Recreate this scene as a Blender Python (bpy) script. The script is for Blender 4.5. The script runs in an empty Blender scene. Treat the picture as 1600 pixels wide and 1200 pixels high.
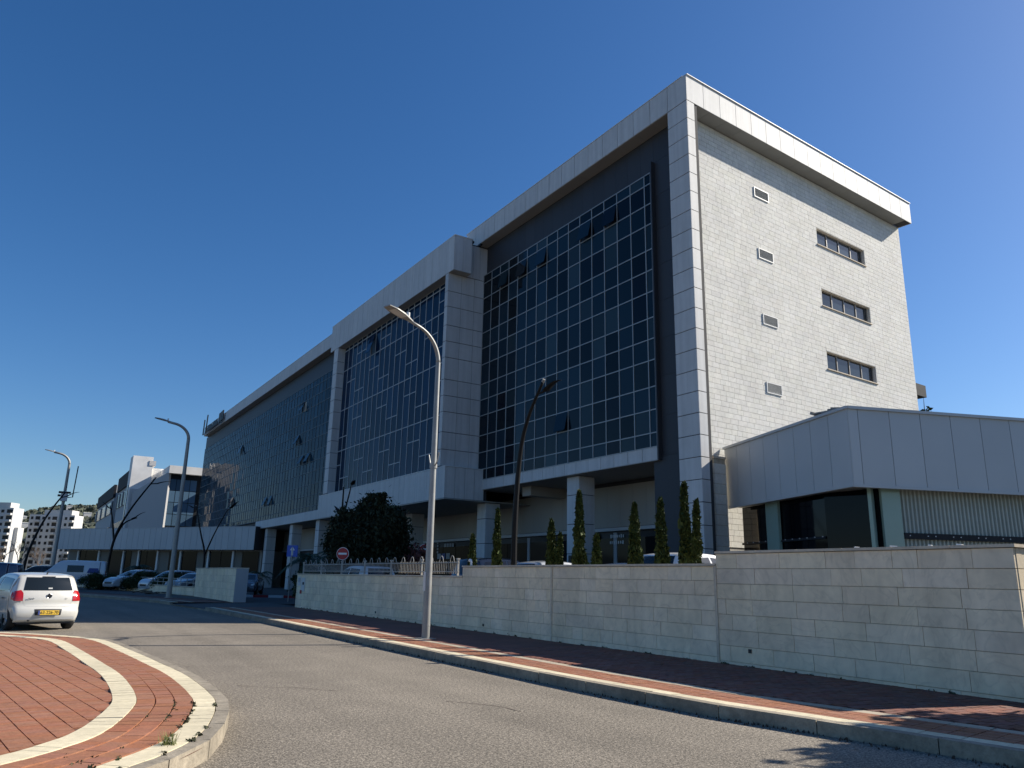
import bpy, bmesh, math, random
import numpy as np
from mathutils import Vector, Matrix, Euler
from mathutils.bvhtree import BVHTree
random.seed(7); RNG = np.random.default_rng(7)
S = bpy.context.scene; COL = S.collection
R = math.radians

# ------------------------------------------------------------------ camera
def cam_axes(p, r, y):
    fwd = Vector((math.sin(y)*math.cos(p), math.cos(y)*math.cos(p), math.sin(p)))
    rt = Vector((math.cos(y), -math.sin(y), 0)); up = rt.cross(fwd)
    return rt*math.cos(r)+up*math.sin(r), up*math.cos(r)-rt*math.sin(r), fwd
RT, UP, FW = cam_axes(R(14.32), R(1.2), R(32.0))
cd = bpy.data.cameras.new('camera'); cam = bpy.data.objects.new('camera', cd); COL.objects.link(cam)
cam.matrix_world = Matrix(((RT.x, UP.x, -FW.x, 0), (RT.y, UP.y, -FW.y, 0), (RT.z, UP.z, -FW.z, 1.6), (0, 0, 0, 1)))
cd.sensor_width = 36; cd.lens = 27.0; cd.clip_end = 9000; cd.clip_start = 0.05
S.camera = cam
EYE = Vector((0, 0, 1.6))

# ------------------------------------------------------------------ sky, sun, exposure
SUN = Vector((2.351, -0.63, 1.63)).normalized()
w = bpy.data.worlds.new('World'); S.world = w; w.use_nodes = True
nt = w.node_tree; nt.nodes.clear()
sky = nt.nodes.new('ShaderNodeTexSky'); sky.sky_type = 'NISHITA'; sky.sun_disc = False
sky.sun_elevation = math.asin(SUN.z); sky.sun_rotation = math.atan2(SUN.x, SUN.y)
sky.altitude = 150; sky.air_density = 1.0; sky.dust_density = 0.8; sky.ozone_density = 5.0
bg = nt.nodes.new('ShaderNodeBackground'); bg.inputs['Strength'].default_value = 0.076
wo = nt.nodes.new('ShaderNodeOutputWorld')
hs = nt.nodes.new('ShaderNodeHueSaturation'); hs.inputs['Saturation'].default_value = 1.22; hs.inputs['Hue'].default_value = .504; nt.links.new(sky.outputs[0], hs.inputs['Color']); nt.links.new(hs.outputs[0], bg.inputs[0]); nt.links.new(bg.outputs[0], wo.inputs[0])
sl = bpy.data.lights.new('sun', 'SUN'); sl.energy = 4.6; sl.angle = R(0.53); sl.color = (1.0, 0.93, 0.82)
so = bpy.data.objects.new('sun', sl); COL.objects.link(so)
so.rotation_euler = SUN.to_track_quat('Z', 'Y').to_euler(); so.location = (40, -10, 40)
vs = S.view_settings; vs.view_transform = 'Standard'; vs.look = 'None'; vs.gamma = 1; vs.use_curve_mapping = False
vs.exposure = 0.70

# ------------------------------------------------------------------ materials
def mat(name, base, rough=.6, metal=0., spec=.5, nz=None, rnd=0., bump=None, speck=None, streak=None, ior=None, coat=0., hue=0., emis=None, veins=None, lanes=None):
    m = bpy.data.materials.new(name); m.use_nodes = True; t = m.node_tree; N = t.nodes; L = t.links
    b = N['Principled BSDF']; b.inputs['Roughness'].default_value = rough; b.inputs['Metallic'].default_value = metal
    b.inputs['Specular IOR Level'].default_value = spec
    if ior: b.inputs['IOR'].default_value = ior
    if coat: b.inputs['Coat Weight'].default_value = coat; b.inputs['Coat Roughness'].default_value = .05
    if emis: b.inputs['Emission Color'].default_value = (*emis[0], 1); b.inputs['Emission Strength'].default_value = emis[1]
    geo = N.new('ShaderNodeNewGeometry')
    col = N.new('ShaderNodeRGB'); col.outputs[0].default_value = (*base, 1); cur = col.outputs[0]
    def math_(op, a, bb):
        n = N.new('ShaderNodeMath'); n.operation = op
        for i, v in enumerate((a, bb)):
            if isinstance(v, (int, float)): n.inputs[i].default_value = v
            elif v is not None: L.new(v, n.inputs[i])
        return n.outputs[0]
    def mul(c, fac):                       # colour * scalar
        n = N.new('ShaderNodeVectorMath'); n.operation = 'SCALE'; L.new(c, n.inputs[0]); L.new(fac, n.inputs['Scale']); return n.outputs[0]
    def noise(scale, detail=3, vec=None, dist=0.):
        n = N.new('ShaderNodeTexNoise'); n.inputs['Scale'].default_value = scale; n.inputs['Detail'].default_value = detail
        n.inputs['Distortion'].default_value = dist
        L.new(vec or geo.outputs['Position'], n.inputs['Vector']); return n.outputs['Fac']
    def rng(v, lo, hi, flo, fhi):
        n = N.new('ShaderNodeMapRange'); L.new(v, n.inputs[0])
        for i, x in enumerate((flo, fhi, lo, hi)): n.inputs[i+1].default_value = x
        return n.outputs[0]
    if rnd or hue:
        oi = N.new('ShaderNodeObjectInfo')
        r = math_('FRACT', math_('ADD', oi.outputs['Random'], geo.outputs['Random Per Island']), None)
        if hue:
            h = N.new('ShaderNodeHueSaturation'); L.new(cur, h.inputs['Color'])
            L.new(rng(math_('FRACT', math_('MULTIPLY', r, 17.3), None), .5-hue, .5+hue, 0, 1), h.inputs['Hue'])
            L.new(rng(math_('FRACT', math_('MULTIPLY', r, 7.7), None), 1-hue*18, 1+hue*12, 0, 1), h.inputs['Saturation']); cur = h.outputs[0]
        if rnd: cur = mul(cur, rng(r, 1-rnd, 1+rnd, 0, 1))
    for sc, amt in (nz or []): cur = mul(cur, rng(noise(sc, 4), 1-amt, 1+amt, .3, .7))
    if speck:
        for sc, lo, hi in speck: cur = mul(cur, rng(noise(sc, 2), lo, hi, .35, .65))
    if streak:                             # vertical run-off stains
        sep = N.new('ShaderNodeVectorMath'); sep.operation = 'MULTIPLY'; L.new(geo.outputs['Position'], sep.inputs[0])
        sep.inputs[1].default_value = (streak[0], streak[0], streak[0]*.06)
        cur = mul(cur, rng(noise(1.0, 4, sep.outputs[0]), 1-streak[1], 1+streak[1]*.4, .35, .65))
    if lanes:
        sep = N.new('ShaderNodeVectorMath'); sep.operation = 'MULTIPLY'; L.new(geo.outputs['Position'], sep.inputs[0]); sep.inputs[1].default_value = (lanes[0], lanes[1], 1)
        cur = mul(cur, rng(noise(1.0, 3, sep.outputs[0]), 1-lanes[2], 1+lanes[2], .3, .7))
    if veins:
        v = noise(veins[0], 6, None, 2.5); a = math_('ABSOLUTE', math_('SUBTRACT', v, .5), None)
        cur = mul(cur, rng(a, 1-veins[1], 1.0, 0.0, .035))
    L.new(cur, b.inputs['Base Color'])
    if bump:
        bn = N.new('ShaderNodeBump'); bn.inputs['Strength'].default_value = bump[1]; bn.inputs['Distance'].default_value = bump[2] if len(bump) > 2 else .01
        L.new(noise(bump[0], 4), bn.inputs['Height']); L.new(bn.outputs[0], b.inputs['Normal'])
    return m

M = {}
M['asphalt'] = mat('asphalt', (.20, .174, .138), .88, speck=[(22, .72, 1.3), (48, .5, 1.55), (110, .6, 1.45)], nz=[(.22, .10), (1.3, .08)], lanes=(1.1, .07, .13), bump=(60, .6, .014), spec=.3)
M['lot_asphalt'] = mat('lot_asphalt', (.075, .073, .07), .9, speck=[(30, .8, 1.2)], nz=[(.3, .15)])
M['ground'] = mat('ground', (.075, .075, .06), .95, nz=[(.05, .3), (.6, .2)])
M['paver_red'] = mat('paver_red', (.30, .122, .062), .85, rnd=.035, nz=[(.7, .10), (14, .12), (45, .15)], bump=(60, .25, .004), hue=.004)
M['paver_dark'] = mat('paver_dark', (.20, .078, .052), .88, rnd=.14, nz=[(.6, .14), (14, .15)], bump=(60, .25, .004), hue=.008)
M['paver_cream'] = mat('paver_cream', (.66, .58, .40), .85, rnd=.07, nz=[(.9, .10), (16, .10)], bump=(60, .25, .004))
M['paver_grey'] = mat('paver_grey', (.42, .355, .26), .88, rnd=.08, nz=[(.9, .12), (16, .10)], bump=(60, .25, .004))
M['joint'] = mat('joint', (.075, .05, .038), .95, nz=[(5, .3)])
M['joint_red'] = mat('joint_red', (.12, .052, .034), .95, nz=[(5, .2)])
M['kerb'] = mat('kerb', (.265, .228, .172), .9, rnd=.1, nz=[(1.2, .2), (9, .2), (40, .12)], bump=(45, .5, .01))
M['wall_stone'] = mat('wall_stone', (.87, .72, .505), .8, rnd=.06, nz=[(1.4, .08), (7, .06)], streak=(2.2, .10), veins=(.9, .10), bump=(22, .2, .006), hue=.004)
M['coping'] = mat('coping', (.62, .52, .39), .8, rnd=.07, nz=[(2, .12), (12, .1)])
M['mortar'] = mat('mortar', (.50, .42, .31), .95, nz=[(5, .2)])
M['clad_stone'] = mat('clad_stone', (.70, .68, .62), .85, rnd=.05, nz=[(.5, .06), (5, .07), (22, .07)], bump=(14, .15, .008), hue=.012)
M['clad_mortar'] = mat('clad_mortar', (.42, .40, .36), .95)
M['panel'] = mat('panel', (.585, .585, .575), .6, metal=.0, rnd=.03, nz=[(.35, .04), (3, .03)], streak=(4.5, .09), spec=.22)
M['panel_grey'] = mat('panel_grey', (.475, .49, .495), .5, metal=.05, rnd=.03, nz=[(.4, .04)], spec=.3)
M['panel_joint'] = mat('panel_joint', (.05, .05, .052), .8)
M['dark_panel'] = mat('dark_panel', (.048, .051, .058), .5, rnd=.08, spec=.25)
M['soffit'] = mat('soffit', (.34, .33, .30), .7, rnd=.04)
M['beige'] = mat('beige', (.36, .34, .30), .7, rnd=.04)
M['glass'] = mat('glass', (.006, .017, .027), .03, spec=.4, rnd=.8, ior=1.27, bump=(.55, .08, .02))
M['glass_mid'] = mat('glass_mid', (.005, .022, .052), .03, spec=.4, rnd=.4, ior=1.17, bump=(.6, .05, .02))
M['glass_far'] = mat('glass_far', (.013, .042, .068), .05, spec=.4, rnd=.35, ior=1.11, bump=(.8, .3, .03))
M['shop_glass'] = mat('shop_glass', (.013, .015, .016), .06, spec=.07, rnd=.5)
M['annex_glass'] = mat('annex_glass', (.004, .005, .007), .05, spec=.12)
M['glass_blind'] = mat('glass_blind', (.020, .038, .048), .04, spec=.4, rnd=.5, ior=1.27, bump=(.55, .08, .02), streak=None)
M['glass_deep'] = mat('glass_deep', (.003, .006, .012), .03, spec=.4, ior=1.27)
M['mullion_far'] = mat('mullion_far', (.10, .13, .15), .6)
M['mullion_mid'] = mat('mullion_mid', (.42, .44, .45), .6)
M['beige_dark'] = mat('beige_dark', (.16, .145, .12), .6)
M['black'] = mat('black', (.012, .012, .013), .5)
M['mullion'] = mat('mullion', (.36, .375, .375), .5, metal=.2)
M['end_glass'] = mat('end_glass', (.035, .05, .065), .06, spec=.5, rnd=.5)
M['window_frame'] = mat('window_frame', (.34, .32, .29), .5)
M['white_metal'] = mat('white_metal', (.72, .72, .70), .5)
M['vent'] = mat('vent', (.20, .20, .19), .6)
M['green_glass'] = mat('green_glass', (.26, .36, .31), .15, spec=.5, nz=[(.6, .06)])
M['corrugated'] = mat('corrugated', (.38, .40, .36), .5, metal=.3, nz=[(1, .08)])
M['galv'] = mat('galv', (.30, .30, .285), .5, metal=.35, nz=[(3, .1), (30, .06)])
M['lamp_black'] = mat('lamp_black', (.0045, .0045, .005), .5, spec=.25)
M['lens'] = mat('lens', (.6, .6, .58), .2)
M['fence'] = mat('fence', (.36, .35, .32), .5, nz=[(6, .1)])
M['bark'] = mat('bark', (.11, .085, .06), .9, nz=[(6, .3)])
M['twig'] = mat('twig', (.20, .155, .12), .9, nz=[(2, .2)])
M['olive_leaf'] = mat('olive_leaf', (.030, .038, .022), .8, rnd=.6, spec=.15)
M['cypress_leaf'] = mat('cypress_leaf', (.045, .062, .016), .7, rnd=.45, spec=.2)
M['shrub_leaf'] = mat('shrub_leaf', (.04, .06, .025), .7, rnd=.4, spec=.2)
M['frond'] = mat('frond', (.035, .06, .025), .5, rnd=.3)
M['grass'] = mat('grass', (.14, .16, .045), .8, rnd=.4)
M['weed'] = mat('weed', (.05, .055, .025), .85, rnd=.5)
M['red_leaf'] = mat('red_leaf', (.10, .03, .025), .7, rnd=.4)
M['tyre'] = mat('tyre', (.018, .018, .018), .85)
M['rim'] = mat('rim', (.35, .35, .36), .35, metal=.7)
M['car_glass'] = mat('car_glass', (.012, .016, .018), .04, spec=.6)
M['side_glass'] = mat('side_glass', (.07, .085, .08), .05, spec=.9, ior=1.7)
M['tail_red'] = mat('tail_red', (.42, .012, .015), .12, spec=.6, coat=.5)
M['chrome'] = mat('chrome', (.5, .5, .5), .2, metal=1)
M['plate_yellow'] = mat('plate_yellow', (.78, .50, .06), .5)
M['plate_blue'] = mat('plate_blue', (.03, .06, .25), .5)
M['sign_blue'] = mat('sign_blue', (.02, .10, .50), .4)
M['sign_red'] = mat('sign_red', (.42, .012, .02), .4)
M['sign_white'] = mat('sign_white', (.75, .75, .74), .45)
M['far_white'] = mat('far_white', (.56, .55, .53), .85, nz=[(.3, .06)])
M['far_grey'] = mat('far_grey', (.44, .44, .44), .8)
M['far_stone'] = mat('far_stone', (.82, .80, .76), .85, nz=[(.5, .10)])
M['far_sky_tint'] = mat('far_sky_tint', (.09, .16, .24), .1, spec=.3, rnd=.35)  # sky reflection in the far panes, painted as a blue base colour
M['far_dark'] = mat('far_dark', (.022, .024, .028), .7, spec=.2)
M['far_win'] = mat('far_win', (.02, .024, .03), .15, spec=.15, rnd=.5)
M['hill'] = mat('hill', (.075, .085, .06), .95, nz=[(.03, .35), (.12, .3)])
M['paper'] = mat('paper', (.62, .62, .60), .8)
M['sandbag'] = mat('sandbag', (.30, .28, .25), .9, nz=[(6, .2)])
M['paint_white'] = mat('paint_white', (.70, .69, .66), .7)
M['paint_red'] = mat('paint_red', (.35, .03, .03), .7)

def brick_mat(name, c1, c2, mort, bw, bh):
    m = bpy.data.materials.new(name); m.use_nodes = True; t = m.node_tree
    g = t.nodes.new('ShaderNodeNewGeometry'); bt = t.nodes.new('ShaderNodeTexBrick')
    t.links.new(g.outputs['Position'], bt.inputs['Vector'])
    for k, v in (('Color1', c1), ('Color2', c2), ('Mortar', mort)): bt.inputs[k].default_value = (*v, 1)
    bt.inputs['Scale'].default_value = 1; bt.inputs['Brick Width'].default_value = bw; bt.inputs['Row Height'].default_value = bh
    bt.inputs['Mortar Size'].default_value = .006
    nz = t.nodes.new('ShaderNodeTexNoise'); nz.inputs['Scale'].default_value = .8; t.links.new(g.outputs['Position'], nz.inputs['Vector'])
    mr = t.nodes.new('ShaderNodeMapRange'); t.links.new(nz.outputs['Fac'], mr.inputs[0])
    for i, x in enumerate((.3, .7, .8, 1.2)): mr.inputs[i+1].default_value = x
    sc = t.nodes.new('ShaderNodeVectorMath'); sc.operation = 'SCALE'
    t.links.new(bt.outputs['Color'], sc.inputs[0]); t.links.new(mr.outputs[0], sc.inputs['Scale'])
    b = t.nodes['Principled BSDF']; b.inputs['Roughness'].default_value = .88; t.links.new(sc.outputs[0], b.inputs['Base Color'])
    return m
M['sidewalk'] = brick_mat('sidewalk', (.19, .073, .05), (.15, .06, .043), (.075, .05, .038), .2, .1)

# ------------------------------------------------------------------ builders
BOXF = [(0, 3, 2, 1), (4, 5, 6, 7), (0, 1, 5, 4), (1, 2, 6, 5), (2, 3, 7, 6), (3, 0, 4, 7)]
BOXV = [(-.5, -.5, -.5), (.5, -.5, -.5), (.5, .5, -.5), (-.5, .5, -.5), (-.5, -.5, .5), (.5, -.5, .5), (.5, .5, .5), (-.5, .5, .5)]
UNIT = {}
class MB:
    def __init__(s): s.v = []; s.f = []; s.mi = []; s.cur = 0
    def add(s, vs, fs):
        o = len(s.v); s.v += [tuple(p) for p in vs]; s.f += [tuple(i+o for i in f) for f in fs]; s.mi += [s.cur]*len(fs)
    def box(s, x0, x1, y0, y1, z0, z1): s.add([(x0, y0, z0), (x1, y0, z0), (x1, y1, z0), (x0, y1, z0), (x0, y0, z1), (x1, y0, z1), (x1, y1, z1), (x0, y1, z1)], BOXF); return s
    def cbox(s, c, d, rz=0, ry=0, rx=0):
        m = Euler((rx, ry, rz)).to_matrix(); c = Vector(c)
        s.add([c+m@Vector((a*d[0], b*d[1], e*d[2])) for a, b, e in BOXV], BOXF); return s
    def quad(s, a, b, c, d): s.add([a, b, c, d], [(0, 1, 2, 3)]); return s
    def prism(s, pts, z0, z1):
        n = len(pts); s.add([(x, y, z0) for x, y in pts]+[(x, y, z1) for x, y in pts],
              [tuple(range(n-1, -1, -1)), tuple(range(n, 2*n))]+[(i, (i+1) % n, n+(i+1) % n, n+i) for i in range(n)]); return s
    def tube(s, pts, rad, n=10, cap=True):
        pts = [Vector(p) for p in pts]; k = len(pts)
        if isinstance(rad, (int, float)): rad = [rad]*k
        vs = []; prev = None
        for i, p in enumerate(pts):
            d = (pts[min(i+1, k-1)]-pts[max(i-1, 0)]).normalized()
            a = prev if prev else (Vector((1, 0, 0)) if abs(d.x) < .9 else Vector((0, 1, 0)))
            u = (a-d*a.dot(d)).normalized(); prev = u; v = d.cross(u)
            vs += [p+(u*math.cos(2*math.pi*j/n)+v*math.sin(2*math.pi*j/n))*rad[i] for j in range(n)]
        fs = [(i*n+j, i*n+(j+1) % n, (i+1)*n+(j+1) % n, (i+1)*n+j) for i in range(k-1) for j in range(n)]
        if cap: fs += [tuple(range(n-1, -1, -1)), tuple(range((k-1)*n, k*n))]
        s.add(vs, fs); return s
    def build(s, name, m, parent=None, smooth=False, kind=None):
        me = bpy.data.meshes.new(name); me.from_pydata(s.v, [], s.f)
        ms = m if isinstance(m, (list, tuple)) else [m]
        for x in ms: me.materials.append(M[x] if isinstance(x, str) else x)
        if len(ms) > 1: me.polygons.foreach_set('material_index', s.mi)
        if smooth: me.polygons.foreach_set('use_smooth', [True]*len(me.polygons))
        me.update(); o = bpy.data.objects.new(name, me); COL.objects.link(o)
        if parent: o.parent = parent
        if kind: o['kind'] = kind
        return o
def thing(name, label, cat, loc=(0, 0, 0), rz=0, group=None):
    o = bpy.data.objects.new(name, None); COL.objects.link(o); o.location = loc; o.rotation_euler = (0, 0, rz); o.empty_display_size = .3
    o['label'] = label; o['category'] = cat
    if group: o['group'] = group
    return o
def tag(o, label, cat, group=None):
    o['label'] = label; o['category'] = cat
    if group: o['group'] = group
    return o
def struct(o): o['kind'] = 'structure'; return o
def unit(mname):
    if mname not in UNIT:
        me = bpy.data.meshes.new('piece'); me.from_pydata(BOXV, [], BOXF); me.materials.append(M[mname]); UNIT[mname] = me
    return UNIT[mname]
def piece(name, mname, c, d, rot=(0, 0, 0), parent=None):
    o = bpy.data.objects.new(name, unit(mname)); o.location = c; o.scale = d; o.rotation_euler = rot; COL.objects.link(o)
    if parent: o.parent = parent
    return o
def pieces(name, mname, L, parent, cap=300, stuff=None):
    """L: list of (centre, dims, rot). The `cap` that show largest are objects, the rest one part."""
    def key(p):
        d = sorted(p[1]); return -(d[1]*d[2])/max(.1, (Vector(p[0])-EYE).length_squared)
    L = sorted(L, key=key)
    for c, d, r in L[:cap]: piece(name, mname, c, d, r, parent)
    if len(L) > cap:
        mb = MB()
        for c, d, r in L[cap:]: mb.cbox(c, d, r[2], r[1], r[0])
        mb.build(stuff or (name+'_field'), mname, parent, kind='stuff')
def text_mesh(name, body, size, mname, mw, parent=None, extrude=.004, align='CENTER'):
    cu = bpy.data.curves.new(name, 'FONT'); cu.body = body; cu.size = size; cu.extrude = extrude; cu.align_x = align; cu.align_y = 'CENTER'
    tmp = bpy.data.objects.new('tmp', cu); COL.objects.link(tmp)
    dg = bpy.context.evaluated_depsgraph_get(); me = bpy.data.meshes.new_from_object(tmp.evaluated_get(dg))
    bpy.data.objects.remove(tmp); me.materials.clear(); me.materials.append(M[mname])
    o = bpy.data.objects.new(name, me); COL.objects.link(o); o.matrix_local = mw
    if parent: o.parent = parent
    return o
def facing(loc, xdir, up=(0, 0, 1)):
    """matrix whose local x is xdir, local y is up (text plane)"""
    x = Vector(xdir).normalized(); z = x.cross(Vector(up)).normalized(); y = z.cross(x)
    return Matrix(((x.x, y.x, z.x, loc[0]), (x.y, y.y, z.y, loc[1]), (x.z, y.z, z.z, loc[2]), (0, 0, 0, 1)))
def lerp_poly(P, y):
    for (y0, x0), (y1, x1) in zip(P, P[1:]):
        if y0 <= y <= y1: return x0+(x1-x0)*(y-y0)/(y1-y0)
    return P[0][1] if y < P[0][0] else P[-1][1]
def lotz(y):
    return .70 if y < 28 else (.15 if y > 41 else .70-.55*(y-28)/13)
def leaves(name, P, size, m, parent, aspect=1.0, up=0.0, kind=None, flat=None):
    """P: (n,3) leaf positions -> one mesh of randomly turned quads"""
    n = len(P); a = RNG.normal(size=(n, 3)); a[:, 2] += up*2; a /= np.linalg.norm(a, axis=1)[:, None]
    b = RNG.normal(size=(n, 3)); b -= a*(a*b).sum(1)[:, None]; b /= np.linalg.norm(b, axis=1)[:, None]
    s = size*RNG.uniform(.6, 1.3, size=(n, 1)); A = a*s*aspect; B = b*s
    V = np.stack([P-A*.5, P+B*.5, P+A*.5, P-B*.5], 1).reshape(-1, 3)
    me = bpy.data.meshes.new(name); me.vertices.add(4*n); me.vertices.foreach_set('co', V.astype(np.float32).ravel())
    me.loops.add(4*n); me.loops.foreach_set('vertex_index', np.arange(4*n, dtype=np.int32))
    me.polygons.add(n); me.polygons.foreach_set('loop_start', np.arange(0, 4*n, 4, dtype=np.int32)); me.polygons.foreach_set('loop_total', np.full(n, 4, dtype=np.int32))
    me.materials.append(M[m]); me.update(calc_edges=True); me.validate()
    o = bpy.data.objects.new(name, me); COL.objects.link(o)
    if parent: o.parent = parent
    if kind: o['kind'] = kind
    return o

# ================================================================== SETTING
# ground, hill
mb = MB(); mb.quad((-4000, -4000, -.06), (4000, -4000, -.06), (4000, 6000, -.06), (-4000, 6000, -.06)); struct(mb.build('ground', 'ground'))
hv = []; hf = []; nx, ny = 60, 14
for j in range(ny):
    for i in range(nx):
        x = -700+1500*i/(nx-1); y = 700+1100*j/(ny-1); tt = j/(ny-1)
        z = -2+118*(1-(1-min(1, tt*1.3))**1.6)*(.75+.12*math.sin(i*.42+.6)+.1*math.sin(i*.17+2)+.05*math.sin(i*1.3+j))
        hv.append((x, y, z))
for j in range(ny-1):
    for i in range(nx-1): a = j*nx+i; hf.append((a, a+1, a+nx+1, a+nx))
mb = MB(); mb.add(hv, hf); hill = struct(mb.build('hill', 'hill', smooth=True))
bvh_hill = BVHTree.FromPolygons(hv, hf)

# road and kerb line
KERB = [(-30, 11.0), (0, 9.0), (3, 8.38), (4.7, 8.10), (5.8, 7.9), (7.4, 7.62), (10, 7.5), (20, 7.55), (30, 7.6), (40, 7.5), (47, 6.9), (55, 4.9), (65, 1.6), (80, -4.5), (140, -34)]
def kx(y): return lerp_poly(KERB, y)
mb = MB(); ys = np.arange(-30, 140, 1.0)
for a in ys: mb.quad((-60, a, 0), (kx(a)+.05, a, 0), (kx(a+1)+.05, a+1, 0), (-60, a+1, 0))
struct(mb.build('road', 'asphalt'))
# lot
mb = MB(); ys = list(range(-5, 142, 3))
for a, b in zip(ys, ys[1:]):
    xl = lambda y: 11.95 if y < 44 else kx(y)+3.0
    mb.quad((xl(a), a, lotz(a)), (60, a, lotz(a)), (60, b, lotz(b)), (xl(b), b, lotz(b)))
struct(mb.build('parking_lot', 'lot_asphalt'))
# pavement slab behind kerb
WALLX = 11.7
def walk_in(y): return WALLX+.05 if y < 44.2 else min(10.35, lerp_poly([(44, 10.35), (55.4, 10.35), (68, 8.45), (85, 5.1), (120, -3)], y))
mb = MB(); ys = np.concatenate([np.arange(-6, 16, .5), np.arange(16, 37.9, 1), np.array([37.95])])
def slab(yl):
    for a, b in zip(yl, yl[1:]):
        x0, x1 = kx(a)+.10, kx(b)+.10
        mb.quad((x0, a, .135), (walk_in(a), a, .135), (walk_in(b), b, .135), (x1, b, .135))
slab(ys); slab(np.concatenate([[44.1], np.arange(45, 100, 1.0)]))
pave = struct(mb.build('pavement', 'sidewalk'))
mb = MB(); mb.quad((7.55, 37.95, .06), (14, 37.95, .2), (14, 44.1, .19), (7.1, 44.1, .06)); struct(mb.build('driveway', 'lot_asphalt'))
# kerb stones
def along(P, y0, y1, step, off=0.0):
    """stations along the kerb: centre, length, yaw"""
    out = []; y = y0
    while y < y1:
        yb = min(y1, y+step); a = Vector((kx(y), y, 0)); b = Vector((kx(yb), yb, 0)); d = b-a; n = Vector((d.y, -d.x, 0)).normalized()
        out.append(((a+b)/2+n*off, d.length, math.atan2(d.y, d.x)-math.pi/2)); y = yb
    return out
L = []
for c, ln, rz in along(KERB, -4, 37.5, 1.25, .07)+along(KERB, 44.3, 95, 1.25, .07):
    L.append(((c.x, c.y, .055+random.uniform(-.004, .004)), (.15, ln-.012, .19), (0, random.uniform(-.012, .012), rz)))
for c, ln, rz in along(KERB, 37.5, 44.3, 1.1, .07): L.append(((c.x, c.y, -.01), (.15, ln-.012, .13), (0, 0, rz)))
pieces('kerb_stone', 'kerb', L, pave)
def band(nm, m, o0, o1, step, y0, y1, z=.145):
    LL = []
    for c, ln, rz in along(KERB, y0, y1, step, (o0+o1)/2):
        LL.append(((c.x, c.y, z-.02+random.uniform(-.002, .002)), (o1-o0-.008, ln-.010, .04), (random.uniform(-.004, .004), random.uniform(-.004, .004), rz)))
    return LL
pieces('cream_paver', 'paver_cream', band('', '', .155, .38, .4, -1, 37.5)+band('', '', .155, .38, .8, 44.3, 80), pave)
pieces('grey_paver', 'paver_grey', band('', '', 1.02, 1.22, .4, -1, 37.5)+band('', '', 1.02, 1.22, .8, 44.3, 80), pave)
L = []
for k in range(6):                                   # strip of red pavers between the pale rows
    L += band('', '', .385+.105*k, .485+.105*k, .2, 1, 37.5 if k < 6 else 20)
pieces('edge_paver', 'paver_red', L, pave, cap=60, stuff='edge_paver_field')
L = []
yy = 1.5; row = 0
while yy < 15:
    x = kx(yy)+1.23+(.1 if row % 2 else 0)
    while x < WALLX-.02:
        L.append(((x+.1, yy+.05, .128+random.uniform(-.003, .003)), (.192, .092, .04), (random.uniform(-.02, .02), random.uniform(-.012, .012), random.uniform(-.02, .02))))
        x += .2
    yy += .1; row += 1
pieces('red_paver', 'paver_dark', L, pave, cap=240)

# roundabout island ---------------------------------------------------------
ISL = [(-16, 12), (-15, 7), (-11, 4.3), (-6, 4.0), (-2.6, 4.6), (-.6, 5.55), (.55, 6.35), (1.13, 6.87), (1.58, 7.45), (1.86, 8.02), (2.1, 8.75), (2.27, 9.4), (2.4, 10.1), (2.48, 11.3), (2.5, 12.8), (2.42, 14.4), (2.28, 16.7), (2.05, 19.4),
       (1.5, 20.8), (.2, 22.4), (-2, 23.8), (-6, 24.6), (-11, 23), (-15, 18)]
def catmull(P, n, closed=True):
    out = []; k = len(P)
    for i in range(k):
        p = [Vector(P[(i+j-1) % k]) for j in range(4)]
        for s in range(n):
            t = s/n; out.append(.5*((2*p[1])+(p[2]-p[0])*t+(2*p[0]-5*p[1]+4*p[2]-p[3])*t*t+(3*p[1]-p[0]-3*p[2]+p[3])*t**3))
    return out
IC = catmull(ISL, 8)
def resample(C, step):
    C = C+[C[0]]; out = [C[0]]; acc = 0
    for a, b in zip(C, C[1:]):
        d = (b-a).length; t = step-acc
        while t <= d: out.append(a+(b-a)*(t/d)); t += step
        acc = (acc+d) % step if d else acc
    return out
def offs(C, d):
    n = len(C); out = []
    for i in range(n):
        t = (C[(i+1) % n]-C[i-1]).normalized(); out.append(C[i]+Vector((-t.y, t.x))*d)
    return out
IFINE = resample(IC, .1)
if (IFINE[-1]-IFINE[0]).length < .05: IFINE.pop()
def dome(d): return .155+.10*min(1, d/3.0)
mb = MB()                                           # bedding body of the island
rings = [offs(IFINE, d) for d in (.02, .3, .7, 1.2, 2.2)]; zs = [.13, dome(.3)-.01, dome(.7)-.01, dome(1.1)-.012, dome(1.1)-.012]
n = len(IFINE)
for k in range(4):
    for i in range(0, n, 1):
        j = (i+1) % n; a, b = rings[k], rings[k+1]
        mb.quad((a[i].x, a[i].y, zs[k]), (a[j].x, a[j].y, zs[k]), (b[j].x, b[j].y, zs[k+1]), (b[i].x, b[i].y, zs[k+1]))
o = len(mb.v); mb.v += [(p.x, p.y, zs[4]) for p in rings[4]]; mb.f.append(tuple(range(o, o+n))); mb.mi.append(0)
isl = struct(mb.build('traffic_island', 'joint_red'))
def ring_pieces(d0, d1, step, z0, h, gap, seen=None):
    LL = []; C = IFINE; k = max(1, int(round(step/.1))); off = random.randrange(k)
    for i in range(off, len(C)-k, k):
        a, b = C[i], C[i+k]; t = (b-a).normalized(); nn = Vector((-t.y, t.x)); c = (a+b)/2+nn*(d0+d1)/2
        if c.y > 21.5 or c.x < -2.5: 
            if not (c.y > 14 and c.x > -6): continue
        ln = (b-a).length*(1-.5*(d0+d1)/9)
        LL.append(((c.x, c.y, z0+random.uniform(-.002, .002)), (ln-gap, d1-d0-gap, h), (random.uniform(-.004, .004), 0, math.atan2(t.y, t.x))))
    return LL
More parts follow.
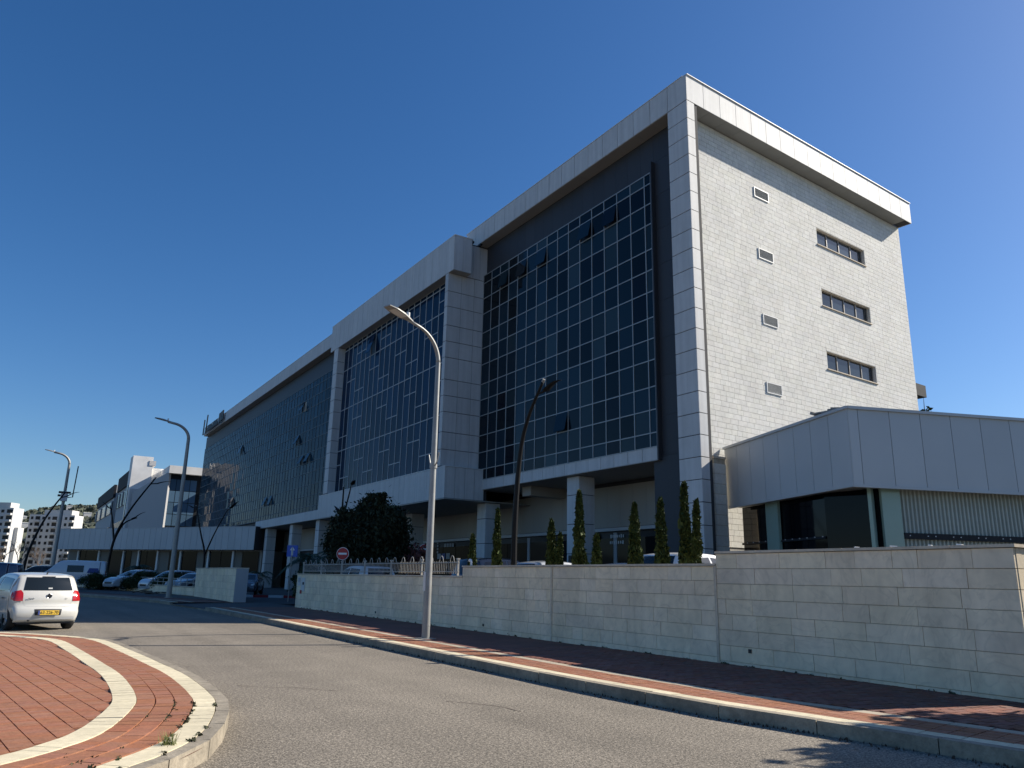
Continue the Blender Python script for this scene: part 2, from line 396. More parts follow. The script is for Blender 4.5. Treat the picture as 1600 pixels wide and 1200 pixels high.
pieces('kerb_stone', 'kerb', ring_pieces(0, .15, .8, .065, .20, .012), isl)
pieces('cream_paver', 'paver_cream', ring_pieces(.155, .39, .2, dome(.27)-.02, .05, .004)+ring_pieces(.99, 1.24, .2, dome(1.1)-.02, .05, .004), isl)
L = []
for k in range(3): L += ring_pieces(.395+.2*k, .588+.2*k, .2, dome(.5+.2*k)-.02, .05, .007)
pieces('ring_paver', 'paver_red', L, isl)
inner = offs(IFINE, 1.12)
def inside(p, poly):
    c = False; j = len(poly)-1
    for i in range(len(poly)):
        a, b = poly[i], poly[j]
        if (a.y > p[1]) != (b.y > p[1]) and p[0] < (b.x-a.x)*(p[1]-a.y)/(b.y-a.y)+a.x: c = not c
        j = i
    return c
L = []; ang = R(7.5); ux = Vector((math.cos(ang), math.sin(ang))); uy = Vector((math.sin(ang), -math.cos(ang)))
for i in range(-24, 20):
    for j in range(-140, 60):
        p = Vector((-.2, 10))+ux*(i*.2)+uy*(j*.1+random.uniform(-.002, .002))
        if p.x < -2.2 or p.y < 5 or p.y > 23.5: continue
        if all(inside((p.x+ux.x*a+uy.x*b, p.y+ux.y*a+uy.y*b), inner) for a in (-.095, .095) for b in (-.045, .045)):
            dd = 3.0
            L.append(((p.x, p.y, dome(1.1)-.024+random.uniform(-.0015, .002)), (.189, .0985, .05), (random.uniform(-.006, .006), random.uniform(-.006, .006), ang)))
pieces('field_paver', 'paver_red', L, isl, cap=240)

# ================================================================== OFFICE BUILDING
OB = thing('office_building', 'long white and grey office building with dark glass curtain walls and pale stone end wall', 'building', (0, 0, 0))
DV = R(4.03); E_ = Vector((math.cos(DV), math.sin(DV), 0)); NN = Vector((-E_.y, E_.x, 0)); P0 = Vector((24, 23.13, 0)); Q0 = P0+NN*.826
def sw(s, d, z): p = Q0+E_*s-NN*d; return (p.x, p.y, z)          # d = outwards from the stone face
def P_(s, d, z): p = P0+E_*s-NN*d; return (p.x, p.y, z)
# --- core
mb = MB()
f = [sw(.6, -.3, 0), sw(21.15, -.3, 0), (43.5, 43.3, 0), (24.9, 43.3, 0), (24.9, 27.2, 0), (28.3, 27.2, 0), (28.3, 27.0, 0), (24.9, 27.0, 0)]
mb.prism([(p[0], p[1]) for p in (sw(.9, -.3, 0), sw(21.15, -.3, 0))]+[(43.5, 43.2), (24.9, 43.2)], 7.3, 25.2)
mb.prism([(p[0], p[1]) for p in (sw(.9, -.3, 0), sw(21.15, -.3, 0))]+[(43.5, 43.2), (28.4, 43.2), (28.4, 26.8), (24.9, 26.8)], -.1, 7.29)
mb.box(22.6, 43.5, 43.75, 65.6, 8.4, 23.9); mb.box(28.4, 43.5, 43.21, 66.5, -.1, 8.39)
mb.box(24.9, 43.5, 65.61, 137.9, 7.6, 25.2); mb.box(28.4, 43.5, 66.51, 137.9, -.1, 7.59)
mb.build('core', 'dark_panel', OB)
# --- stone end wall
WIN = [(11.62, 16.6, zb, zb+1.03) for zb in (20.26, 16.6, 12.98)]
mb = MB(); th = .2                                                 # backing with openings
cuts = [3.0]; 
for s0, s1, z0, z1 in sorted(WIN, key=lambda q: q[2]): cuts += [z0, z1]
cuts.append(24.2)
for i in range(len(cuts)-1):
    z0, z1 = cuts[i], cuts[i+1]
    if i % 2 == 0: mb.cbox(sw(10.8, -.13, (z0+z1)/2), (20.7, .2, z1-z0), DV)
    else:
        mb.cbox(sw((.45+11.62)/2, -.13, (z0+z1)/2), (11.17, .2, z1-z0), DV); mb.cbox(sw((16.6+21.15)/2, -.13, (z0+z1)/2), (4.55, .2, z1-z0), DV)
endw = mb.build('end_wall', 'clad_mortar', OB)
L = []; z = 3.2; hrow = .255
while z < 24.1:
    s = 0.55+random.uniform(0, .7); first = True; s0 = .55
    while s0 < 21.15:
        s1 = min(21.15, s0+random.choice((.36, .44, .52, .58, .66))+random.uniform(-.03, .03))
        if 21.15-s1 < .15: s1 = 21.15
        z1 = min(z+hrow, 24.19)
        segs = [(s0, s1, z, z1)]
        for (a, b, c, d) in WIN:
            ns = []
            for (p, q, u, v) in segs:
                if q <= a or p >= b or v <= c or u >= d: ns.append((p, q, u, v)); continue
                if p < a: ns.append((p, a, u, v))
                if q > b: ns.append((b, q, u, v))
                if u < c: ns.append((max(p, a), min(q, b), u, c))
                if v > d: ns.append((max(p, a), min(q, b), d, v))
            segs = ns
        for p, q, u, v in segs:
            if q-p > .05 and v-u > .04:
                pr = random.uniform(0, .004)
                L.append((sw((p+q)/2, -.02+pr, (u+v)/2), (q-p-.012, .05, v-u-.012), (random.uniform(-.006, .006), 0, DV)))
        s0 = s1
    z += hrow
pieces('stone', 'clad_stone', L, endw, cap=300)
for s0, s1, z0, z1 in WIN:
    wdw = MB()
    wdw.cbox(sw((s0+s1)/2, -.5, (z0+z1)/2), (s1-s0, .05, z1-z0), DV); wo_ = wdw.build('end_window', 'black', OB)
    mb = MB()
    for zz, hh in ((z0+.03, .06), (z1-.03, .06)): mb.cbox(sw((s0+s1)/2, -.20, zz), (s1-s0-.06, .08, hh), DV)
    for k in range(5): mb.cbox(sw(s0+.03+(s1-s0-.06)*k/4, -.20, (z0+z1)/2), (.06, .075, z1-z0-.13), DV)
    mb.build('frame', 'window_frame', wo_)
    for k in range(4): piece('pane', 'end_glass', sw(s0+(s1-s0)*(k+.5)/4, -.22, (z0+z1)/2), ((s1-s0)/4-.06, .02, z1-z0-.12), (0, 0, DV), wo_)
    mb = MB(); mb.cbox(sw((s0+s1)/2, -.17, z1-.012), (s1-s0, .34, .02), DV); mb.cbox(sw(s0+.012, -.17, (z0+z1)/2), (.02, .34, z1-z0-.05), DV); mb.cbox(sw(s1-.012, -.17, (z0+z1)/2), (.02, .34, z1-z0-.05), DV)
    mb.build('reveal', 'clad_stone', wo_)
    mb = MB(); mb.cbox(sw((s0+s1)/2, -.15, z0-.02), (s1-s0+.1, .45, .05), DV); mb.build('sill', 'coping', wo_)
for s0, z0 in ((6.02, 21.36), (6.08, 17.9), (6.1, 14.32), (6.05, 10.76)):
    mb = MB(); w_, h_ = 1.22, .56; c = (s0+w_/2, z0+h_/2)
    for dz in (-1, 1): mb.cbox(sw(c[0], .03, c[1]+dz*(h_/2-.022)), (w_, .05, .045), DV)
    for ds in (-1, 1): mb.cbox(sw(c[0]+ds*(w_/2-.022), .03, c[1]), (.045, .048, h_-.09), DV)
    v = mb.build('wall_vent', 'white_metal', OB)
    mb = MB(); mb.cbox(sw(c[0], .013, c[1]), (w_-.09, .012, h_-.09), DV); mb.build('backing', 'vent', v)
    for k in range(8):
        zz = z0+.085+k*(h_-.17)/7; piece('slat', 'panel_grey', sw(c[0], .034, zz), (w_-.1, .03, .01), (R(-38), 0, DV), v)
mb = MB(); mb.cbox(sw(22.0, -1.2, 13.55), (1.6, 2.0, .75), DV); mb.build('side_canopy', 'far_dark', OB)
# --- panel runs: joint backing + panels
def run_panels(nm, back, LL, m='panel', name='panel', cap=300):
    b = back.build(nm, 'panel_joint', OB); pieces(name, m, LL, b, cap=cap); return b
# cornice, right block, front
ZC0, ZC1 = 24.15, 25.55
mb = MB(); mb.box(24.03, 24.86, 23.2, 44.9, ZC0+.02, ZC1-.02)
L = []; n = 17; y0, y1 = 23.13, 44.9
for k in range(n):
    a = y0+(y1-y0)*k/n; b = y0+(y1-y0)*(k+1)/n
    L.append(((24.02, (a+b)/2, (ZC0+ZC1)/2), (.045, b-a-.03, ZC1-ZC0-.03), (0, 0, 0)))
corn = run_panels('cornice', mb, L)
mb = MB(); mb.cbox(P_(10.7, -.43, (ZC0+ZC1)/2), (20.9, .78, ZC1-ZC0-.04), DV)
L = []; n = 17
for k in range(n):
    a = 21.25*k/n; b = 21.25*(k+1)/n
    L.append((P_((a+b)/2, -.018, (ZC0+ZC1)/2), (b-a-.028, .045, ZC1-ZC0-.03), (0, 0, DV)))
L.append((P_(21.24, -.5, (ZC0+ZC1)/2), (.04, .9, ZC1-ZC0-.03), (0, 0, DV)))
run_panels('cornice', mb, L)
mb = MB(); mb.cbox(P_(10.66, -.40, ZC1+.012), (21.24, .92, .04), DV); mb.box(23.97, 24.9, 23.35, 45.0, ZC1-.005, ZC1+.028); mb.build('roof_edge', 'white_metal', OB)
L = [(P_(1.1+k*1.25, -.42, ZC0+.012), (1.235, .82, .03), (0, 0, DV)) for k in range(17) if 1.1+k*1.25 < 20.9]
L += [((24.43, 24.5+k*1.2+.6, ZC0+.008), (.78, 1.19, .03), (0, 0, 0)) for k in range(16)]
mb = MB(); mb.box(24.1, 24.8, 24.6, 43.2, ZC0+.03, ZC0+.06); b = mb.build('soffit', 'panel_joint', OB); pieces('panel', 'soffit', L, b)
# corner column
mb = MB(); mb.box(24.04, 24.75, 23.21, 24.42, -.1, 24.14); L = []; zz = 24.14; h = 0
while zz > .6:
    hh = .96; a = max(zz-hh, .6)
    L.append(((24.02, 23.78, (zz+a)/2), (.045, 1.30, zz-a-.035), (0, 0, 0)))
    L.append((P_(.275, -.02, (zz+a)/2), (.51, .045, zz-a-.035), (0, 0, DV)))
    zz = a
run_panels('corner_column', mb, L)
# dark wall behind the curtain wall
mb = MB(); mb.box(24.86, 24.9, 24.42, 43.25, 7.2, 24.14)
L = []
for k in range(17):
    a = 26.39+k*1.0; L.append(((24.83, a+.5, 23.1), (.05, .992, 2.05), (0, 0, 0)))
zz = 24.13
for a, b in [(22.55+1.58*0, 24.13)]+[(22.55-1.9*(k+1), 22.55-1.9*k) for k in range(12)]:
    if a > .5: L.append(((24.83, 25.41, (a+b)/2), (.05, 1.95, b-a-.012), (0, 0, 0)))
run_panels('recessed_wall', mb, L, 'dark_panel')
mb = MB(); mb.box(24.75, 26.0, 24.43, 26.85, -.1, 7.3); mb.build('dark_pier', 'dark_panel', OB)
mb = MB(); mb.box(24.54, 24.81, 26.3, 26.39, 7.15, 22.55); mb.build('flange', 'dark_panel', OB)

# --- curtain walls
def curtain(xg, ys, zs, gm, open_cells=(), skip=None, cap=300, mull=.05, plain=True, split=None, nm='curtain_wall', mm='mullion', wob=.005, blind=0):
    mb = MB(); mb.box(xg+.06, xg+.12, min(ys), max(ys), min(zs), max(zs)); cw = mb.build(nm, 'black', OB)
    frames = MB(); L = []
    zz = sorted(zs); yy = sorted(ys)
    for y in yy: frames.box(xg-.02, xg+.05, y-mull/2, y+mull/2, zz[0], zz[-1])
    for i in range(len(yy)-1):
        cell_z = zz if not split else split(i)
        for z in cell_z:
            if plain is False and z not in zz: pass
            frames.box(xg-.018, xg+.048, yy[i]+mull/2, yy[i+1]-mull/2, z-mull/2, z+mull/2)
        for j in range(len(cell_z)-1):
            c = (xg+.02, (yy[i]+yy[i+1])/2, (cell_z[j]+cell_z[j+1])/2); d = (.02, yy[i+1]-yy[i]-mull, cell_z[j+1]-cell_z[j]-mull)
            if (i, j) in open_cells:
                a = R(open_cells[(i, j)]); hgt = d[2]
                L.append(((c[0]-.03-math.sin(a)*hgt/2, c[1], cell_z[j+1]-mull/2-math.cos(a)*hgt/2), (.03, d[1], hgt), (0, a, 0)))
            else: L.append((c, d, (0, random.uniform(-wob, wob), random.uniform(-wob, wob))))
    frames.build('mullions', mm, cw); pieces('pane', gm, L, cw, cap=cap)
    if blind:
        for o in cw.children:
            if o.name.startswith('pane') and random.random() < blind: o.data = unit(random.choice(('glass_blind', 'glass_blind', 'glass_deep')))
    return cw
ysR = [26.39, 26.86]+[26.86+1.093*k for k in range(1, 16)]
ysR[-1] = 43.26
zsR = [7.79, 8.47, 9.58, 10.70, 12.03, 13.1, 14.18, 15.53, 16.67, 17.77, 19.14, 20.26, 21.37, 21.96]
def col_at(y): return max(i for i in range(len(ysR)-1) if ysR[i] <= y)
opens = {(col_at(29.7), 11): 11, (col_at(31.9), 11): 13, (col_at(36.3), 11): 11, (col_at(38.4), 11): 11, (col_at(40.7), 11): 11, (col_at(34.1), 2): 12}
curtain(24.57, ysR, zsR, 'glass', opens, cap=215, blind=.22)
# ledge under the right curtain wall
mb = MB(); mb.box(24.61, 28.3, 26.45, 43.2, 7.2, 7.72); L = []
for k in range(16):
    a = 26.42+k*1.05; L.append(((24.60, a+.525, 7.47), (.05, 1.02, .62), (0, 0, 0)))
led = run_panels('ledge', mb, L)
mb = MB(); mb.box(24.56, 28.3, 26.42, 43.25, 7.13, 7.165); mb.build('arcade_soffit', 'soffit', OB)
mb = MB(); mb.box(25.6, 28.35, 38.6, 39.5, 6.55, 7.12); mb.build('beam', 'beige', OB)
# middle block
XM = 21.84
mb = MB(); mb.box(XM+.03, 23.2, 42.66, 66.6, 21.62, 24.05); L = []; n = 22
for k in range(n):
    a = 42.6+(66.65-42.6)*k/n; b = 42.6+(66.65-42.6)*(k+1)/n; L.append(((XM+.02, (a+b)/2, 22.83), (.045, b-a-.024, 2.46), (0, 0, 0)))
L += [((XM+.36, 42.62, 22.83), (.64, .045, 2.46), (0, 0, 0)), ((XM+1.02, 42.62, 22.83), (.64, .045, 2.46), (0, 0, 0))]
run_panels('cornice', mb, L)
mb = MB(); mb.box(XM-.02, 23.25, 42.56, 66.7, 24.06, 24.11); mb.build('roof_edge', 'white_metal', OB)
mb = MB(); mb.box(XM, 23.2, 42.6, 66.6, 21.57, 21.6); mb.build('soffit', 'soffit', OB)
zj = [8.5, 9.58, 10.70, 12.03, 13.1, 14.18, 15.67, 16.78, 17.89, 19.2, 20.29, 21.57]
mb = MB(); mb.box(XM+.04, 24.9, 43.33, 43.74, 8.4, 24.1); L = []
for a, b in zip(zj, zj[1:]):
    L.append(((XM+.02, 43.5, (a+b)/2), (.045, .42, b-a-.04), (0, 0, 0)))
    for x0, x1 in ((XM, 22.85), (22.85, 23.85), (23.85, 24.82)): L.append((((x0+x1)/2, 43.31, (a+b)/2), (x1-x0-.022, .045, b-a-.04), (0, 0, 0)))
for x0, x1 in ((23.2, 23.7), (23.7, 24.25), (24.25, 24.82)): L.append((((x0+x1)/2, 43.31, 22.8), (x1-x0-.012, .045, 2.4), (0, 0, 0)))
run_panels('pier', mb, L)
mb = MB(); mb.box(XM+.04, 24.9, 64.62, 65.6, 8.4, 21.57); L = []
for a, b in zip(zj, zj[1:]):
    L.append(((XM+.02, 65.1, (a+b)/2), (.045, 1.02, b-a-.045), (0, 0, 0))); L.append(((22.2, 64.61, (a+b)/2), (.70, .045, b-a-.045), (0, 0, 0)))
run_panels('pier', mb, L)
ysM = [43.75+(64.58-43.75)*k/20 for k in range(21)]
fl = [8.5, 12.15, 15.78, 19.4, 21.25, 21.57]
def splitM(i):
    out = list(fl); rnd_ = random.Random(i*13+5)
    for a, b in zip(fl[:3], fl[1:4]):
        k = (i+int(a)) % 5
        if k in (0, 1): out.append(a+(b-a)*.33)
        elif k in (2, 3): out.append(a+(b-a)*.66)
    if i % 5 < 2: out.append(20.3)
    return sorted(out)
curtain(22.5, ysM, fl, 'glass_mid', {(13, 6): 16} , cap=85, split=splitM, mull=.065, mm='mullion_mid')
# middle band
mb = MB(); mb.box(XM+.03, 24.9, 42.66, 66.6, 6.45, 8.40); L = []; n = 28
for k in range(n):
    a = 42.6+24.05*k/n; b = 42.6+24.05*(k+1)/n; L.append(((XM+.02, (a+b)/2, 7.43), (.045, b-a-.022, 1.94), (0, 0, 0)))
for k in range(4): L.append(((XM+.37+k*.70, 42.63, 7.43), (.675, .045, 1.94), (0, 0, 0)))
run_panels('band', mb, L)
mb = MB(); mb.box(XM-.02, 24.9, 42.57, 66.66, 8.41, 8.45); mb.build('ledge_cap', 'white_metal', OB)
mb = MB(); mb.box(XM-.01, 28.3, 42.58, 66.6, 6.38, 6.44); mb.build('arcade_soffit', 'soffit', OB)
# left block
mb = MB(); mb.box(24.03, 24.86, 66.7, 136.5, ZC0+.02, ZC1-.02); L = []
for k in range(56):
    a = 66.7+1.246*k; L.append(((24.02, a+.623, (ZC0+ZC1)/2), (.045, 1.21, ZC1-ZC0-.03), (0, 0, 0)))
run_panels('cornice', mb, L)
mb = MB(); mb.box(23.97, 24.9, 66.7, 136.6, ZC1-.005, ZC1+.03); mb.build('roof_edge', 'white_metal', OB)
mb = MB(); mb.box(24.0, 24.85, 66.7, 136.5, ZC0-.03, ZC0); mb.build('soffit', 'soffit', OB)
mb = MB(); mb.box(24.75, 24.9, 65.62, 137.8, 22.06, 24.11); mb.build('recessed_wall', 'dark_panel', OB)
ysL = [65.65+1.1*k for k in range(66)]
zsL = [7.95, 8.47, 9.58, 10.70, 12.03, 13.1, 14.18, 15.53, 16.67, 17.77, 19.14, 20.26, 21.37, 22.04]
opL = {(2, 11): 22, (15, 10): 24, (16, 7): 24, (14, 5): 24, (12, 5): 24, (40, 9): 22, (42, 3): 22, (26, 2): 22, (24, 2): 16}
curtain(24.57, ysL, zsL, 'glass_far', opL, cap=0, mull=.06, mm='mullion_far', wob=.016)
piece('sticker', 'beige', (24.545, 82.0, 19.6), (.01, .75, 1.0), (0, 0, 0), OB)
mb = MB(); mb.box(24.56, 28.3, 66.62, 98.5, 7.05, 7.9); L = []
for k in range(26): L.append(((24.55, 66.7+1.22*k+.61, 7.48), (.045, 1.21, .88), (0, 0, 0)))
run_panels('band', mb, L)
mb = MB(); mb.box(24.53, 28.3, 66.62, 98.5, 7.0, 7.04); mb.build('arcade_soffit', 'soffit', OB)
# arcade columns
for y, zt in ((33.55, 7.12), (43.4, 6.37), (54.5, 6.37), (65.3, 6.37), (76.0, 6.99), (84.8, 6.99), (94.8, 6.99)):
    mb = MB(); mb.box(25.05, 26.0, y-.50, y+.52, -.1, zt); L = []; z1 = zt
    for hh in (1.0, 1.55, 1.55, 1.55, 1.4):
        a = max(z1-hh, .05)
        if z1-a > .1:
            for q in (-1, 1): L.append(((25.02, y+.01+q*.265, (z1+a)/2), (.045, .52, z1-a-.04), (0, 0, 0)))
            L.append(((25.53, y-.52, (z1+a)/2), (1.03, .045, z1-a-.04), (0, 0, 0)))
        z1 = a
    run_panels('arcade_column', mb, L)
# arcade back wall and shop fronts
L = []; mb = MB(); mb.box(28.3, 28.39, 26.85, 98.4, 4.55, 7.1)
y = 26.9
while y < 98:
    L.append(((28.27, y+.55, 5.75), (.05, 1.09, 2.3), (0, 0, 0))); y += 1.1
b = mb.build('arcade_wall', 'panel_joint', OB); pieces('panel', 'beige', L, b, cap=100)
mb = MB(); mb.box(28.1, 28.38, 26.85, 98.4, 4.38, 4.56); mb.build('shop_lintel', 'panel_grey', OB)
mb = MB(); mb.box(28.36, 28.39, 26.9, 98.4, .1, 4.37); sf = mb.build('shop_front', 'black', OB)
y = 27.0; k = 0
while y < 97:
    wv = random.choice((1.6, 2.1, 2.4)); piece('pane', 'shop_glass', (28.33, y+wv/2, 2.15), (.03, wv-.08, 3.7), (0, 0, 0), sf)
    if k % 4 == 2: piece('frame', 'far_grey', (28.33, y+wv+.15, 2.2), (.05, .28, 4.2), (0, 0, 0), sf); y += .3
    y += wv; k += 1
for yc, z0, ln in ((33.9, 4.1, 1.1), (33.9, 3.76, 1.2)):          # pale lettering on the shop window, too blurred to read: strokes
    yy = yc+ln/2; i = 0
    while yy > yc-ln/2:
        wd = random.choice((.10, .13, .15)); piece('letter', 'paint_white', (28.30, yy-wd/2, z0), (.01, wd*.75, random.choice((.15, .17, .2))), (0, 0, 0), sf); yy -= wd+.05; i += 1
mb = MB(); mb.tube([(28.29, 35.7, 4.02), (28.25, 35.7, 4.02)], .33, 24); rsn = mb.build('round_sign', 'black', OB); piece('letter', 'far_grey', (28.24, 35.8, 4.03), (.01, .1, .3), (0, 0, 0), rsn); piece('letter', 'far_grey', (28.24, 35.6, 4.03), (.01, .08, .26), (0, 0, 0), rsn)
for k in range(4): piece('letter', 'far_grey', (28.29, 54.6-k*.42, 4.12), (.02, .3, .26), (0, 0, 0), sf)
for k in range(4): piece('letter', 'far_grey', (28.29, 55.9, 4.35-k*.24), (.02, .22, .16), (0, 0, 0), sf)
for k in range(3): piece('poster', ('far_grey', 'plate_blue', 'far_grey')[k], (28.29, 55.6-k*.75, 3.3), (.02, .6, .42), (0, 0, 0), sf)
# roof sign: raised dark letters, unreadable in the photo, so plain strokes
rs = MB().box(23.74, 23.80, 121.0, 136.2, ZC0+.1, ZC0+.2).build('roof_sign', 'black', OB)
for (y, wv, h) in [(135.6, .5, 2.6), (133.4, .5, 3.1)]: piece('letter', 'black', (23.68, y, ZC0+h/2), (.12, wv, h), (R(6), 0, 0), rs)
yy = 132.4
for k in range(13):
    h = random.choice((.55, .7, .85, .95)); piece('letter', 'black', (23.68, yy, ZC0+.15+h/2), (.12, .42, h), (0, 0, 0), rs); yy -= .62
for k in range(3): piece('letter', 'black', (23.68, 123.4-k*1.05, ZC0+.95+k*.05), (.14, .78, 1.5), (0, 0, 0), rs)

# ================================================================== ANNEX (right)
AC = Vector((23.3, 15.65, 0)); AL = Vector((26.4, 24.0, 0)); ar = (AL-AC).normalized(); arr = Vector((ar.y, -ar.x, 0))
AN = thing('showroom_annex', 'low showroom with wide silver metal fascia above dark corner glass beside the stone end wall', 'building', (0, 0, 0))
ra = math.atan2(ar.y, ar.x)-math.pi/2
def an(u, v, z): p = AC+ar*u+arr*v; return (p.x, p.y, z)               # u along the left face, v along the right face
LU, LV = (AL-AC).length, 26.0
mb = MB(); mb.prism([an(.06, .06, 0)[:2], an(LU-.02, .06, 0)[:2], an(LU-.02, LV, 0)[:2], an(.06, LV, 0)[:2]][::-1], 5.0, 7.5)
fas = mb.build('fascia', 'panel_joint', AN); L = []
n = 8
for k in range(n): a = LU*k/n; b = LU*(k+1)/n; L.append((an((a+b)/2, .02, 6.22), (.05, b-a-.022, 2.58), (0, 0, ra)))
k = 0; v = .02
while v < LV: 
    wv = .38 if k == 0 else 1.22
    L.append((an(.02, v+wv/2, 6.22), (wv-.022, .05, 2.58), (0, 0, ra))); v += wv; k += 1
pieces('panel', 'panel_grey', L, fas)
mb = MB(); mb.cbox(an(LU/2, .03, 7.56), (.22, LU+.1, .1), ra); mb.cbox(an(.03, LV/2, 7.563), (LV, .22, .1), ra); mb.build('roof_edge', 'panel_grey', AN)
mb = MB(); mb.cbox(an(LU/2, .03, 4.90), (.14, LU+.06, .10), ra); mb.cbox(an(.03, LV/2, 4.897), (LV, .14, .10), ra); mb.build('drip_edge', 'panel_grey', AN)
mb = MB(); mb.prism([an(.1, .1, 0)[:2], an(LU, .1, 0)[:2], an(LU, 6, 0)[:2], an(6, 6, 0)[:2], an(6, LV, 0)[:2], an(.1, LV, 0)[:2]][::-1], 4.93, 4.96); mb.build('soffit', 'soffit', AN)
mb = MB(); mb.prism([an(1.0, 4.0, 0)[:2], an(LU-.1, 1.4, 0)[:2], an(LU-.1, LV, 0)[:2], an(1.0, LV, 0)[:2]][::-1], .4, 4.92); mb.build('interior', 'black', AN)
gl = MB(); gl.cbox(an(LU/2+.4, .66, 2.8), (.01, .05, .05), ra); glass = gl.build('shop_glass', 'black', AN)
edges = [2.55, 3.8, 4.9, 6.0, 7.2, LU-.2]
for a, b in zip(edges, edges[1:]): piece('pane', 'annex_glass', an((a+b)/2, .62, 2.75), (.03, b-a-.03, 4.3), (0, 0, ra), glass)
piece('pane', 'annex_glass', an(1.55, .95, 2.75), (.03, 2.15, 4.3), (0, 0, ra+.33), glass)
mb = MB(); mb.cbox(an(6.0, .5, 2.8), (.12, .92, 4.28), ra); mb.build('green_pillar', 'green_glass', AN)
mb = MB(); mb.cbox(an(.5, 1.72, 2.8), (.72, .12, 4.28), ra); mb.cbox(an(.72, 1.2, 2.8), (.52, .12, 4.28), ra+.6); mb.build('green_pillar', 'green_glass', AN)
mb = MB(); v = 2.1; pts = []
while v < LV:
    for dv, du in ((0, 0), (.05, 0), (.08, .06), (.13, .06)): pts.append((v+dv, du))
    v += .16
vs = []
for (vv, uu) in pts: vs += [an(.55+uu, vv, .7), an(.55+uu, vv, 4.92)]
mb.add(vs, [(2*i, 2*i+2, 2*i+3, 2*i+1) for i in range(len(pts)-1)]); mb.build('corrugated_wall', 'corrugated', AN)
mb = MB(); mb.cbox(an(.45, 2.1+10, 3.33), (20, .06, .20), ra); rail = mb.build('rail', 'far_dark', AN)
for k in range(14): piece('bolt', 'sign_white', an(.41, 2.3+k*.5+(k % 2)*.2, 3.34), (.03, .02, .03), (0, 0, ra), rail)
mb = MB(); mb.cbox(an(LU/2+1.2, .54, 3.33), (.04, LU-2.8, .09), ra); rail = mb.build('rail', 'far_dark', AN)
for k in range(12): piece('bolt', 'far_grey', an(2.7+k*.5, .50, 3.36), (.03, .04, .04), (0, 0, ra), rail)
# grey stone pillar between annex and corner column
mb = MB(); mb.box(25.49, 26.2, 23.82, 24.3, .4, 7.0); pil = mb.build('stone_pillar', 'mortar', AN); L = []
zz = .5
while zz < 6.6:
    L.append(((25.85, 23.81, zz+.22), (.72, .03, .43), (0, 0, 0))); L.append(((25.48, 24.02, zz+.22), (.03, .4, .43), (0, 0, 0))); zz += .45
pieces('stone', 'clad_stone', L, pil)
mb = MB(); mb.prism([(25.46, 23.78), (26.22, 23.78), (26.22, 24.3), (25.46, 24.3)], 7.01, 7.12); mb.build('pillar_cap', 'coping', AN)
mb = MB()
for k in range(9): mb.cbox(an(.3+random.uniform(-.1, 1.9), .12+random.uniform(-.05, .1), 7.66+random.uniform(0, .05)), (random.uniform(.12, .3), random.uniform(.15, .5), random.uniform(.04, .12)), random.uniform(0, 3), random.uniform(-.3, .3), random.uniform(-.3, .3))
tag(mb.build('roofing_scraps', 'sandbag'), 'grey crumpled roofing scraps lying on the roof corner of the low showroom', 'debris')

# ================================================================== FAR WING
WA = Vector((23.9, 95.6, 0)); WB = Vector((4.8, 125.5, 0)); wd_ = (WB-WA).normalized(); wn = Vector((wd_.y, -wd_.x, 0)); rw = math.atan2(wd_.y, wd_.x); WL = (WB-WA).length
if wn.y < 0: wn = -wn
def wg(u, v, z): p = WA+wd_*u+wn*v; return (p.x, p.y, z)
WG = thing('showroom_wing', 'low single storey wing with long grey fascia at the far end of the car park', 'building')
mb = MB(); mb.cbox(wg(WL/2, 6, 5.83), (WL, 11.9, 2.7), rw); fas = mb.build('fascia', 'panel_joint', WG)
n = 34; pieces('panel', 'panel_grey', [(wg(WL*(k+.5)/n, .02, 5.83), (WL/n-.035, .06, 2.72), (0, 0, rw)) for k in range(n)], fas)
mb = MB(); mb.cbox(wg(WL/2, 6, 7.23), (WL+.1, 12.1, .06), rw); mb.build('roof_edge', 'panel_grey', WG)
mb = MB(); mb.cbox(wg(WL/2, 6.6, 2.2), (WL-.2, 10, 4.5), rw); mb.build('inner_wall', 'beige', WG)
mb = MB(); mb.cbox(wg(WL/2, 1.5, 4.4), (WL-.1, .1, .12), rw); gw = mb.build('shop_front', 'mullion', WG); u = .4; k = 0
while u < WL-1.5:
    wv = random.choice((1.3, 1.9, 2.6)); piece('pane', 'shop_glass' if k % 3 != 1 else 'beige_dark', wg(u+wv/2, 1.45, 2.3), (wv-.1, .04, 4.1), (0, 0, rw), gw)
    if k % 2: piece('post', 'white_metal', wg(u+wv+.12, 1.35, 2.3), (.28, .2, 4.2), (0, 0, rw), gw); u += .3
    u += wv; k += 1

# ================================================================== RETAINING WALL
SEC = [(5.5, 11.0, 2.23), (11.0, 21.35, 2.0), (21.35, 37.95, 1.70)]
def build_wall(secs, x, parent, course=.283, face=-1):
    L = []
    for y0, y1, zt in secs:
        zz = zt-.05
        while zz > .05:
            zb = max(zz-course, .05); y = y0
            hs = zz-zb
            yb = y0-(0)
            while y < y1-.01:
                wv = random.choice((.45, .6, .7, .8, .95))+random.uniform(-.05, .05); ye = min(y1, y+wv)
                if y1-ye < .2: ye = y1
                L.append(((x+.022+random.uniform(-.003, .003), (y+ye)/2, (zz+zb)/2), (.05, ye-y-.008, hs-.009), (0, random.uniform(-.004, .004), random.uniform(-.003, .003)))); y = ye
            zz = zb
    return L
RW = thing('retaining_wall', 'long pale limestone retaining wall stepping up towards the right beside the pavement', 'wall', (WALLX, 5.5, .1))
mb = MB(); off = Vector((WALLX, 5.5, .1))
def child_world(o, par):                       # keep world coordinates under a shifted empty
    o.parent = par; o.matrix_parent_inverse = Matrix.Translation(-Vector(par.location))
